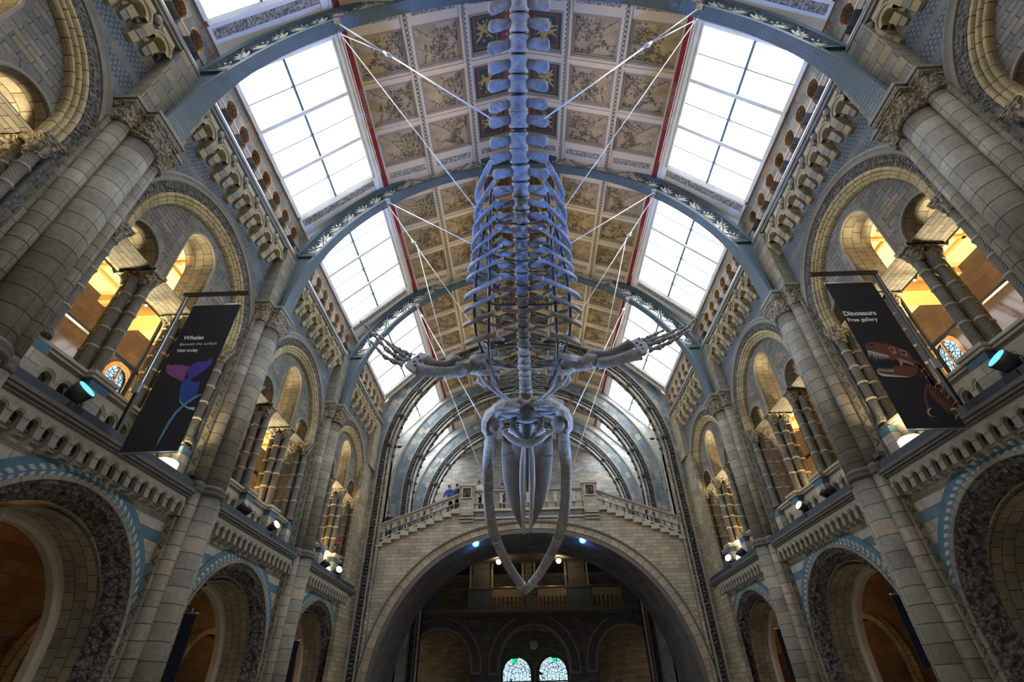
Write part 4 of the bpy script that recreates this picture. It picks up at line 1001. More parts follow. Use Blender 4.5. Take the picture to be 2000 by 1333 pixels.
g = thing('gallery_balustrade', 'dark balcony front on small corbels across the dim end wall', 'balustrade', (0, FY, 0), 0, None)
mb = MB(TRANS); mb.box(-2.6, .35, -8.3, 8.3, 6.05, 6.25); mb.box(0, .25, -8.3, 8.3, 5.9, 6.05); mb.build('balcony_slab', 'stoned', g)
for i in range(56):
    x = -8.1+i*.29; mb = MB(TRANS); mb.tbox(0, .22, x-.07, x+.07, 5.7, 5.9, .14, 0); mb.build('corbel', 'stoned', g)
for x0, x1 in ((-7.4, -5.6), (-4.6, -2.6), (2.4, 4.4), (5.6, 7.4)):
    pass
for cx in (-6.4, -3.2, 3.1, 6.6):
    mb = MB(TRANS); mb.box(.0, .2, cx-.75, cx+.75, 6.25, 7.35); mb.box(-.03, .25, cx-.8, cx+.8, 7.35, 7.42); mb.build('blue_stone_panel', 'dimblue', g)
for x0, x1 in ((-2.4, -.5), (.5, 2.3), (3.9, 5.8)):
    mb = MB(TRANS); n = int((x1-x0)/.24); mb.plate([(x0, 6.62), (x1, 6.62), (x1, 7.35), (x0, 7.35)], [circ(x0+(x1-x0)/n*(i+.5), 6.85, .08, 8, 6.63) for i in range(n)], .05, .18); mb.build('arcade', 'gallbal', g)
    for i in range(n+1): mb = MB(TRANS); mb.lathe(.12, x0+(x1-x0)/n*i, [(.05, 6.25), (.035, 6.3), (.035, 6.6), (.05, 6.64)], 8); mb.build('baluster', 'gallbal', g)
mb = MB(TRANS); mb.tube([(.22, -7.0, 7.46), (.22, 7.2, 7.46)], .03, 6); mb.build('steel_handrail', 'steel', g)
for k, x in enumerate((-3.15, -.05, 3.05)):
    g = thing('gallery_pier', ['left', 'middle', 'right'][k]+' square pier with side columns above the dim balcony', 'pier', (x, FY, 0), 0, 'piers above the dim balcony')
    hw = .22 if k == 1 else .55
    mb = MB(TRANS); mb.box(-.5, -.05, -hw, hw, 6.25, 8.99); mb.build('pier_core', 'darkgrey', g)
    for q in (-1, 1):
        mb = MB(TRANS); mb.lathe(-.1, q*(hw+.16), [(.13, 7.42), (.08, 7.5), (.08, 8.1), (.1, 8.12), (.08, 8.14), (.08, 8.95)], 10); mb.build('shaft', 'stone', g)
# two bright windows in the back wall
for k, cx in enumerate((-1.02, 1.34)):
    wob = bpy.data.objects.new('window_%d' % nw[0], None); nw[0] += 1; S.collection.objects.link(wob); struct(wob); wob.location = (0, 37.75, 0)
    mb = MB(TRANS); mb.arch(cx, 3.05, [(.9, -.1), (.9, .03), (1.0, .05), (1.08, .08), (1.1, 0)], .9, 0, 28); mb.box(-.05, .04, cx-.9, cx+.9, 2.6, 2.68, 0)
    for q in (-.45, 0, .45): mb.box(-.04, .02, cx+q-.02, cx+q+.02, .9, 2.6)
    for t in range(1, 8): a = PI*t/8; mb.tube([(0, cx+.35*math.cos(a), 3.0+.35*math.sin(a)), (0, cx+.9*math.cos(a), 3.0+.9*math.sin(a))], .012, 4)
    for r in (.15, .38, .62): mb.arch(cx, 3.0, [(r-.012, .0), (r+.012, .0)], 2.68, 0, 20)
    mb.build('window_frame', 'stoned', wob)
    mb = MB(TRANS); mb.plate(circ(cx, 3.05, .92, 24, 2.64), [], -.06, -.055); mb.plate([(cx-.92, .9), (cx+.92, .9), (cx+.92, 2.62), (cx-.92, 2.62)], [], -.06, -.055); mb.build('leaded_glass', 'stained', wob)
    x = cx+(-.1 if k == 0 else .12)
    e = thing('exit_sign', ['left', 'right'][k]+'-hand green exit sign in front of the bright arched window', 'sign', (x, 36.9, 3.72), 0, 'exit signs')
    mb = MB(); mb.box(-.2, .2, -.02, .02, -.11, .11); mb.build('sign_face', 'exit', e)
    mb = MB(); mb.tube([(-.06, -.03, .05), (-.02, -.03, -.02), (-.08, -.03, -.08)], .018, 5); mb.tube([(-.02, -.03, -.02), (.03, -.03, -.08)], .015, 5); mb.ell((-.05, -.03, .075), .02, .01, .02, 8, 5); mb.box(.06, .13, -.03, -.022, -.07, .07); mb.build('running_figure', 'white_print', e)
    mb = MB(); mb.box(-.23, .23, -.03, .03, .11, .17); mb.tube([(0, 0, .17), (0, 0, 5.29)], .01, 4); mb.build('hanger', 'black', e)
g = thing('globe_lamp', 'round pale globe lamp hanging in the middle arch of the end wall', 'lamp', (.12, 35.2, 4.45))
mb = MB(); mb.ell((0, 0, 0), .27, .27, .27, 16, 12); mb.build('glass_globe', 'globe', g)
mb = MB(); mb.tube([(0, 0, .26), (0, 0, 4.56)], .012, 5); mb.lathe(0, 0, [(.08, .22), (.1, .26), (.03, .3)], 10); mb.build('hanging_rod', 'black', g)
lamps = [((868, 1100), 26.2, 'white', 'small white lamp at the left under the bridge soffit'), ((1209, 1091), 26.2, 'white', 'small white lamp at the right under the bridge soffit'),
         ((974, 1098), 33.0, 'warm', 'warm round lamp left of the jaw tips above the dim balcony'), ((1091, 1096), 33.0, 'warm', 'warm round lamp right of the jaw tips above the dim balcony'),
         ((801, 1306), 35.6, 'warm', 'small warm lamp low in the left end wall arch'), ((1282, 1306), 35.6, 'warm', 'small warm lamp low in the right end wall arch')]
for (u, v), Y, kind, lab in lamps:
    p = at(u, v, Y); big = (Y == 33.0); g = thing('wall_lamp', lab, 'lamp', p, 0, 'small lamps under the bridge')
    r = .16 if big else .07
    mb = MB(); mb.ell((0, 0, 0), r, r, r, 12, 8); mb.build('bulb', 'lampwarm' if kind == 'warm' else 'lampwhite', g)
    mb = MB(); mb.lathe(0, 0, [(r*.6, r*.7), (r*.8, r*.9), (.03, r*1.6)], 10); mb.build('lamp_cap', 'black', g)
    lamp('bulb_light', 'POINT', p+Vector((0, -r-.1, -.1)), 18 if kind == 'warm' else 8, (1, .7, .35) if kind == 'warm' else (.8, .9, 1), .15)

# ================================================================== WHALE SKELETON (hung nose-down along the hall)
def slope(v, u=1020): r = ray(u, v); return r.z/r.y
def on(u, v, D=0.0):
    "point on the sight line (u,v) lying D metres below the spine line z = 17.2 - .543 y"
    Y = (15.6-1.138*D)/(slope(v, u)+.543); return at(u, v, Y)
SPD = Vector((0, .879, -.477)); VEN = Vector((0, -.477, -.879)); LAT = Vector((1, 0, 0))
wh = thing('whale_skeleton', 'huge blue-grey whale skeleton diving from the ceiling with open jaws', 'skeleton', (0, 8.5, 12.6))
WO = (0, 8.5, 12.6)
def wb(mb, name, mat='bone', parent=None): return mb.build(name, mat, parent or wh, WO)
vs = [(1014, -38, 38, 62), (1014, 5, 37, 60), (1014, 46, 37, 59), (1013, 86, 37, 60), (1013, 126, 37, 59), (1012, 164, 37, 58), (1012, 203, 37, 57), (1013, 234, 36, 57), (1013, 274, 35, 56), (1014, 304, 35, 56),
      (1017, 337, 34, 54), (1017, 369, 33, 53), (1018, 396, 32, 52), (1018, 423, 31, 51), (1018, 450, 31, 50), (1018, 476, 30, 48), (1019, 497, 29, 47), (1019, 519, 28, 46), (1020, 543, 28, 45), (1020, 565, 27, 43),
      (1021, 586, 27, 43), (1022, 607, 27, 42), (1022, 626, 26, 41), (1022, 645, 26, 39), (1023, 664, 26, 37), (1023, 682, 26, 34), (1024, 699, 25, 30), (1024, 712, 25, 30), (1025, 724, 24, 30), (1025, 735, 24, 29), (1026, 744, 24, 28), (1026, 753, 24, 35), (1027, 762, 25, 38), (1027, 771, 26, 40)]
pp = [on(u, v) for u, v, a, b in vs]
for i, (u, v, bw, pw) in enumerate(vs):
    c = pp[i]; dist = (c-CAM).length; k = dist/F*(1/ (1+0)); sc = RM.transposed() @ (c-CAM); k = -sc.z/F
    r = bw/2*k; hw = pw*k
    seg = (pp[min(i+1, len(vs)-1)]-pp[max(i-1, 0)]); L = seg.length/(2 if 0 < i < len(vs)-1 else 1); d = seg.normalized(); L *= .80
    mb = MB(); prof = [(-.56, .85), (-.54, 1.0), (-.42, 1.06), (-.2, .86), (.2, .86), (.42, 1.06), (.54, 1.0), (.56, .85)]
    pts = [c+d*(t*L) for t, q in prof]; mb.tube(pts, [r*q for t, q in prof], 12, 0, True, 1, VEN)
    mb.tube([c+d*(.35*L), c+d*(-.35*L)], [r*.25, r*.25], 6, 0, True, 1, VEN) if False else None
    n0 = -VEN
    # transverse processes
    thk = L*(.42 if i < 14 else .34 if i < 22 else .26 if i < 26 else .16)
    for q in (-1, 1):
        if i < 14: P = [(r*.7, 0, thk*.85), (r*1.35, .0, thk*.74), (hw*.66, .02, thk*.95), (hw*.9, .04, thk*1.02), (hw*.98, .045, thk*.8), (hw*1.02, .045, thk*.45)]
        elif i < 24: P = [(r*.7, 0, thk*.9), (r*1.3, .02, thk*.7), (hw*.7, -.03, thk*1.25), (hw*.95, -.03, thk*1.1), (hw, -.02, thk*.6)]
        else: P = [(r*.7, 0, thk), (r*1.3, .03, thk*.7), (hw*.8, .1, thk*.9), (hw, .1, thk*.6)]
        sw = random.uniform(-.04, .04)
        pts = [c+LAT*q*a+d*(b*1.5+sw*a/hw)-VEN*(.0+a*.10) for a, b, t in P]
        mb.tube(pts, [t for a, b, t in P], 8, 0, True, .38, VEN)
    # neural spine on the far (dorsal) side
    if i < 30: mb.tube([c-VEN*r*.8, c-VEN*(r+.35)-d*.05, c-VEN*(r+.75)-d*.15], [L*.28, L*.24, L*.3], 8, 0, True, .35, LAT)
    # keeled ventral facets
    mb.tube([c+d*(-.4*L)+VEN*r*.55, c+VEN*r*.72, c+d*(.4*L)+VEN*r*.55], [r*.3, r*.22, r*.3], 6, 0, True, .8, VEN)
    wb(mb, 'vertebra')
    if i < len(vs)-1:
        m = (pp[i]+pp[i+1])/2; mb = MB(); g_ = (pp[i+1]-pp[i]); mb.tube([m-g_*.14, m+g_*.14], r*.8, 12, 0, True, 1, VEN); wb(mb, 'disc', 'rub')
# ribs: F free end, E widest point, A joint at the spine (photo position, left side), mirrored for the right
ribs = [((959, 315), (941, 410), (962, 478)), ((966, 353), (934, 440), (964, 492)), ((971, 391), (930, 462), (968, 505)), ((976, 416), (925, 486), (972, 515)), ((977, 447), (922, 506), (975, 541)), ((979, 480), (919, 527), (977, 556)),
        ((982, 505), (916, 546), (979, 576)), ((977, 544), (911, 582), (980, 600)), ((969, 577), (908, 608), (978, 622)), ((967, 611), (910, 636), (982, 640)), ((971, 652), (913, 670), (985, 664)),
        ((974, 690), (921, 700), (998, 694)), ((979, 728), (934, 722), (1008, 710))]
def mir(u, v): return (2*(1013+(v-300)*.0235)-u, v)
for i, (f, e, a) in enumerate(ribs):
    for q in (-1, 1):
        jit = random.uniform(-2, 2)
        G = (lambda p: p) if q < 0 else (lambda p: mir(*p))
        fD = 1.85-.02*i if i < 11 else 1.1; eD = .95 if i < 11 else .6
        f_, e_, a_ = G(f), G((e[0]+jit, e[1])), G(a)
        P0 = on(*a_, .0); P2 = on(*e_, eD); P4 = on(*f_, fD)
        P1 = P0.lerp(P2, .55)+Vector((q*.18, 0, .12)) - VEN*.15; P3 = P2.lerp(P4, .4)+Vector((q*.16, 0, 0))+VEN*.12
        pts = catmull([P0, P1, P2, P3, P4], 5); n = len(pts)
        R = lerpn([.055, .06, .07, .085, .098, .1, .09] if i > 6 else [.05, .055, .065, .075, .08, .078, .06], n)
        if i >= 11: R = lerpn([.05, .07, .1, .1, .09], n)
        mb = MB(); mb.tube(pts, R, 10, 0, True, .6 if i < 11 else .45, VEN); wb(mb, 'rib')
# first, bowed ribs sweeping down to the skull
for q in (-1, 1):
    for k, off in enumerate((0, 14)):
        G = (lambda p: p) if q < 0 else (lambda p: mir(*p))
        pts = catmull([on(*G((1000, 722)), .1), on(*G((960, 712)), .3), on(*G((938+off, 722)), .7), on(*G((944+off, 742)), .9), on(*G((962+off*.7, 762)), .8), on(*G((990+off*.5, 783)), .5)], 5)
        mb = MB(); mb.tube(pts, lerpn([.06, .08, .12, .11, .09, .05], len(pts)), 10, 0, True, .5, VEN); wb(mb, 'rib')
# scapulae
for q in (-1, 1):
    G = (lambda p: p) if q < 0 else (lambda p: mir(*p))
    rim = [(937, 672), (955, 676), (964, 700), (976, 734), (972, 752), (956, 742), (942, 722), (934, 700)]
    mb = MB(); c = [on(*G(p), -.15) for p in rim]; m = on(*G((953, 712)), -.05)
    for t, sgn in ((.0, 1), (.07, -1)):
        for i in range(len(c)): a, b = c[i]+VEN*t, c[(i+1) % len(c)]+VEN*t; mb.face([a, b, m+VEN*(t+.04*sgn)])
    for i in range(len(c)): a, b = c[i], c[(i+1) % len(c)]; mb.face([a, b, b+VEN*.07, a+VEN*.07])
    mb.tube([on(*G((940, 725)), .2), on(*G((936, 745)), .3), on(*G((948, 757)), .35)], [.1, .09, .05], 8); wb(mb, 'scapula')
# flippers
def fl(u, v, q, D): return on(*((u, v) if q < 0 else (u, v)), D)
FL = {-1: dict(h=[(936, 718), (925, 716), (912, 718), (898, 722), (888, 722)], r=[(886, 704), (872, 712), (850, 712), (832, 702)], u=[(889, 726), (868, 727), (840, 726), (814, 723)],
               wrist=[(832, 694), (822, 692), (808, 702), (798, 710), (791, 716), (800, 724), (812, 730), (818, 716)],
               d=[[(806, 696), (790, 689), (778, 682), (766, 673)], [(800, 704), (786, 694), (771, 684), (757, 670), (745, 660), (733, 651)], [(794, 708), (775, 698), (756, 684), (742, 668), (728, 652), (714, 636), (704, 628)], [(789, 714), (768, 706), (752, 698), (739, 684), (725, 668)]]),
      1: dict(h=[(1111, 714), (1122, 710), (1138, 712), (1152, 706), (1164, 708)], r=[(1160, 692), (1180, 692), (1208, 684), (1232, 672)], u=[(1168, 712), (1195, 707), (1225, 698), (1252, 691)],
              wrist=[(1230, 670), (1242, 664), (1252, 666), (1262, 674), (1266, 684), (1262, 692), (1252, 694), (1244, 682)],
              d=[[(1252, 667), (1268, 660), (1282, 652), (1296, 646)], [(1259, 670), (1278, 663), (1300, 656), (1318, 646), (1336, 637)], [(1263, 676), (1290, 666), (1312, 658), (1328, 650), (1342, 640), (1356, 626), (1374, 612)], [(1265, 685), (1290, 678), (1310, 668), (1324, 660), (1345, 646)]])}
for q in (-1, 1):
    X = FL[q]; base = on(*X['h'][0], .55).y
    def fp(u, v):
        "flipper points rake back toward the camera away from the body"
        return at(u, v, base-abs(u-1023-(-87 if q < 0 else 87))*.0045)
    P = [fp(*p) for p in X['h']]; mb = MB(); mb.tube(catmull(P, 4), lerpn([.24, .28, .22, .27, .25], 17), 12, 0, True, .9); mb.ell(P[0], .26, .22, .28, 12, 8, rough=.2); wb(mb, 'humerus')
    P = [fp(*p) for p in X['r']]; mb = MB(); mb.tube(catmull(P, 4), lerpn([.2, .15, .16, .21], 13), 10, 0, True, .75); mb.ell(P[0]+Vector((0, 0, .03)), .24, .16, .15, 10, 6, rough=.25); wb(mb, 'ulna')
    P = [fp(*p) for p in X['u']]; mb = MB(); mb.tube(catmull(P, 4), lerpn([.2, .19, .2, .25], 13), 10, 0, True, .75); wb(mb, 'radius')
    P = [fp(*p) for p in X['wrist']]; mb = MB(); nrm = Vector((0, -.09, 0)); mb.face([p+nrm for p in P]); mb.face([p-nrm for p in P])
    for i in range(len(P)): mb.face([P[i]+nrm, P[(i+1) % len(P)]+nrm, P[(i+1) % len(P)]-nrm, P[i]-nrm])
    plate_ = wb(mb, 'wrist_plate', 'bonel'); cen = sum(P, Vector())/len(P)
    for (dx, dz) in ((.0, .0), (.1, .14), (-.12, .1), (.04, -.14), (-.14, -.08), (.17, .0), (-.02, .26)):
        mb = MB(); mb.ell(cen+Vector((dx, -.1, dz+dx*.2)), .045, .02, .035, 8, 5); wb(mb, 'wrist_bone', 'rub', plate_)
    for dg in X['d']:
        P = [fp(*p) for p in dg]; r0 = .1
        for i in range(len(P)-1):
            a, b = P[i], P[i+1]; r = r0*(1-.68*i/(len(P)-1)); v = b-a
            mb = MB(); mb.tube([a+v*.1, a+v*.22, a+v*.5, a+v*.8, a+v*.93], [r, r*.92, r*.55, r*.85, r*.95], 8); wb(mb, 'phalanx')
            mb = MB(); mb.tube([b-v*.06, b+v*.06], r*.85, 8); wb(mb, 'knuckle_spacer', 'bonel')
# skull
def sk(u, v, Y): return at(u, v, Y)
def loft(mb, secs, n=14, mi=0):
    "closed body through rows of cross-section points"
    for j in range(len(secs)-1):
        A, B = secs[j], secs[j+1]; m = len(A)
        for i in range(m): k = (i+1) % m; mb.face([A[i], A[k], B[k], B[i]], None, mi, True)
    mb.face(list(secs[0])[::-1], None, mi); mb.face(secs[-1], None, mi)
skull = MB()
# braincase and occiput
cb = sk(1028, 800, 14.35)
for (u, v, Y, rx, ry, rz) in ((1028, 803, 14.8, .5, .55, .42), (996, 797, 14.5, .62, .45, .3), (1063, 792, 14.5, .62, .45, .3), (1014, 788, 14.2, .2, .2, .2), (1044, 786, 14.2, .2, .2, .2)):
    skull.ell(sk(u, v, Y), rx, ry, rz, 14, 9, rough=.4)
sk_o = wb(skull, 'skull', 'boned')
for q in (-1, 1):
    G = (lambda u, v, Y: sk(u, v, Y)) if q < 0 else (lambda u, v, Y: sk(2*(1029.5)-u, v-(4 if True else 0), Y))
    # squamosal wing: heavy curved blade from the back of the skull out and down to the jaw joint
    mb = MB()
    tp = [(1018, 790, 14.0), (1003, 784, 13.95), (985, 780, 13.95), (966, 790, 13.95), (948, 803, 14.05), (940, 822, 14.2), (940, 842, 14.3), (948, 855, 14.35)]
    md = [(1016, 800, 13.9), (1002, 796, 13.7), (985, 795, 13.6), (968, 803, 13.65), (957, 815, 13.75), (950, 828, 13.9), (949, 842, 14.05), (951, 853, 14.2)]
    il = [(1014, 808, 14.3), (1004, 806, 14.2), (990, 808, 14.1), (975, 812, 14.1), (966, 822, 14.1), (958, 834, 14.15), (956, 845, 14.2), (953, 852, 14.3)]
    ms = [(1016, 795, 13.85), (1002, 789, 13.8), (986, 787, 13.72), (966, 797, 13.72), (953, 808, 13.85), (945, 824, 14.0), (944, 842, 14.12), (949, 854, 14.25)]
    secs = [[G(*a), G(*e), G(*b), G(*c), G(c[0], c[1], c[2]+.5), G(a[0], a[1], a[2]+.7)] for a, e, b, c in zip(tp, ms, md, il)]
    for A, B in zip(secs, secs[1:]):
        for k in range(6): mb.face([A[k], A[(k+1) % 6], B[(k+1) % 6], B[k]])
    mb.face(secs[0]); mb.face(secs[-1])
    mb.tube(catmull([G(1012, 800, 13.8), G(990, 803, 13.6), G(970, 802, 13.6), G(950, 812, 13.9)], 4), lerpn([.03, .06, .05, .02], 13), 6)
    wb(mb, 'squamosal', 'bone', sk_o)
    mb = MB(); pts = catmull([G(1010, 808, 14.9), G(990, 812, 15.0), G(970, 818, 14.9), G(955, 830, 14.7)], 4); mb.tube(pts, lerpn([.16, .12, .14, .2], len(pts)), 10, 0, True, .7, VEN)
    pts = catmull([G(1003, 818, 15.0), G(1002, 832, 15.0), G(1010, 846, 15.1)], 4); mb.tube(pts, [.1]*len(pts), 8); wb(mb, 'cheek_arch', 'bone', sk_o)
    # maxilla: long tapering plate, convex below
    mb = MB(); N = 16; secs = []
    for j in range(N+1):
        t = j/N; v = 852+t*(1048-852); Y = 14.7+t*3.7
        out = [981, 979, 980, 983, 988, 997, 1011, 1025.5][min(int(t*7), 6)]; out2 = [981, 979, 980, 983, 988, 997, 1011, 1025.5][min(int(t*7)+1, 7)]; uo = out+(out2-out)*(t*7-min(int(t*7), 6))
        ui = 1026.5-1.0*(1-t)*4
        th = .26*(1-t*.7)
        sec = []
        for k in range(12):
            a = 2*PI*k/12; f = (1-math.cos(a))/2; u = uo+(ui-uo)*f; P = G(u, v+2*q*0, Y); sec.append(P+VEN*(math.sin(a)*th*.5)*(1.2 if math.sin(a) > 0 else .5)+VEN*(.25*f*(1-t)))
        secs.append(sec)
    loft(mb, secs); wb(mb, 'upper_jaw_plate', 'boned', sk_o)
    # bluish premaxilla strips either side of the midline
    mb = MB(); pts = [G(1022.5-3*math.sin(PI*t)*(1 if t < .6 else .6), 862+t*174, 14.5+t*3.7)+VEN*.17 for t in [k/10 for k in range(11)]]; mb.tube(pts, lerpn([.05, .1, .1, .09, .08, .05], 11), 8, 0, True, .7, VEN); wb(mb, 'premaxilla', 'bonel', sk_o)
    # mandible
    mb = MB()
    pts = catmull([G(966, 834, 14.2), G(962, 848, 14.4), G(958, 870, 14.75), G(954, 900, 15.2), G(953, 940, 15.85), G(955, 990, 16.5), G(964, 1040, 17.15), G(981, 1083, 17.7), G(1003, 1122, 18.15), G(1022, 1148, 18.45), G(1030, 1160, 18.55)], 5)
    mb.tube(pts, lerpn([.28, .24, .22, .2, .19, .185, .18, .165, .155, .145, .08], len(pts)), 10, 0, True, .75, VEN)
    mb.ell(G(965, 832, 14.15), .3, .25, .26, 12, 8, rough=.15)
    o = wb(mb, 'mandible')
    for j in (20, 32, 44):
        p = pts[j]; d = (pts[j+1]-pts[j-1]).normalized(); mb = MB(); mb.tube([p-d*.02, p+d*.02], [.205-j*.0008, .205-j*.0008], 14, 0, True, .82, VEN); wb(mb, 'jaw_bracket', 'steel2', o)
# keel between the plates, hyoid and palate
mb = MB(); mb.tube([sk(1029.5, 830, 14.6), sk(1029.5, 900, 15.6), sk(1029.5, 960, 16.6)], [.1, .09, .04], 8); wb(mb, 'vomer', 'boned', sk_o)
mb = MB(); pts = catmull([sk(981, 842, 14.0)+VEN*0, sk(992, 852, 14.0), sk(1008, 862, 14.05), sk(1030, 867, 14.1), sk(1052, 860, 14.05), sk(1066, 850, 14.0), sk(1080, 843, 14.0)], 5); mb.tube(pts, lerpn([.07, .1, .13, .15, .13, .1, .07], len(pts)), 10, 0, True, .7, VEN); wb(mb, 'hyoid')
for q in (-1, 1):
    mb = MB(); mb.tube(catmull([sk(1029+q*34, 838, 14.9), sk(1029+q*20, 848, 15.0), sk(1029+q*7, 866, 15.2)], 5), lerpn([.13, .1, .06], 11), 8, 0, True, .6, VEN)
    mb.tube(catmull([sk(1029+q*10, 828, 14.7), sk(1029+q*8, 846, 15.0), sk(1029+q*3, 862, 15.2)], 5), lerpn([.08, .12, .05], 11), 8, 0, True, .6, VEN); wb(mb, 'palate_bone', 'bonel', sk_o)
# steel support tubes inside the rib cage
for q in (-1, 1):
    G = (lambda p: p) if q < 0 else (lambda p: mir(*p))
    for ln, D in (([(959, 375), (958, 430), (957, 500), (956, 560), (955, 620), (955, 680), (960, 722), (968, 742)], 1.3), ([(966, 385), (945, 455), (936, 500), (930, 545), (927, 600), (930, 650), (942, 685), (960, 720), (975, 750)], .8)):
        mb = MB(); mb.tube(catmull([on(*G(p), D) for p in ln], 4), .04, 8); wb(mb, 'support_tube', 'rod')
    for v, ue, ve in ((437, 966, 426), (510, 945, 489), (595, 928, 587), (672, 945, 668), (718, 968, 707)):
        mb = MB(); mb.tube(catmull([on(*G((1008, v)), .25), on(*G(((1008+ue)/2, (v+ve)/2+4)), .5), on(*G((ue, ve)), .9)], 4), .028, 6); wb(mb, 'cross_tube', 'rod')

# suspension cables
cabs = []
A1 = (5.3, 17.4)
def anch(i, q): return Vector((q*(5.22), YP[i]-.0, 17.32))
def cable(a, b, lab, clampt=None, two=False):
    g = thing('suspension_cable', lab, 'cable', a, 0, 'whale suspension cables'); a = Vector(a); b = Vector(b)
    mb = MB(); m = a.lerp(b, clampt) if clampt else b
    if two:
        mb.tube([a, m], .017, 6); mb.tube([a+Vector((0, .28, -.02)), m], .017, 6); mb.tube([m, b], .022, 6)
    else: mb.tube([a, b], .014 if not clampt else .018, 6)
    mb.build('steel_rope', 'rope', g, a)
    if clampt: mb = MB(); mb.ell(m, .08, .06, .06, 8, 6, rough=.3); mb.tube([m-(b-a).normalized()*.16, m+(b-a).normalized()*.16], .04, 6); mb.build('shackle', 'rope', g, a)
sd = {-1: 'left', 1: 'right'}
for q in (-1, 1):
    m = lambda u, v: (u, v) if q < 0 else mir(u, v)
    cable(anch(0, q), on(*m(960, 232), .1), 'thick doubled steel cable from the nearest rib to the %s side of the tail spine' % sd[q], .36, True)
    cable(anch(0, q)+Vector((0, .2, -.05)), on(*m(942, 424), .9), 'thin steel cable from the nearest rib to the upper %s of the rib cage' % sd[q])
    cable(anch(1, q), on(*m(924, 478), .9), 'steel cable from the second rib to the %s of the rib cage' % sd[q])
    cable(anch(1, q)+Vector((0, .1, -.05)), on(*m(980, 718), .1), 'long steel cable from the second rib crossing the %s ribs' % sd[q], .27)
    p = fpY = at(*( (872, 703) if q < 0 else (1178, 690)), on(*FL[q]['h'][0], .55).y-.1)
    cable(anch(1, q).lerp(on(*m(980, 718), .1), .3), p, 'thin cable holding up the %s flipper' % sd[q])
    cable(anch(2, q), at(*( (940, 818) if q < 0 else (1119, 810)), 14.6), 'steel cable from the farthest rib to the %s cheek of the skull' % sd[q], .12)
    cable(anch(2, q)+Vector((0, .1, -.05)), at(*( (950, 945) if q < 0 else (1109, 938)), 15.9), 'steel cable from the farthest rib down to the %s lower jaw' % sd[q])

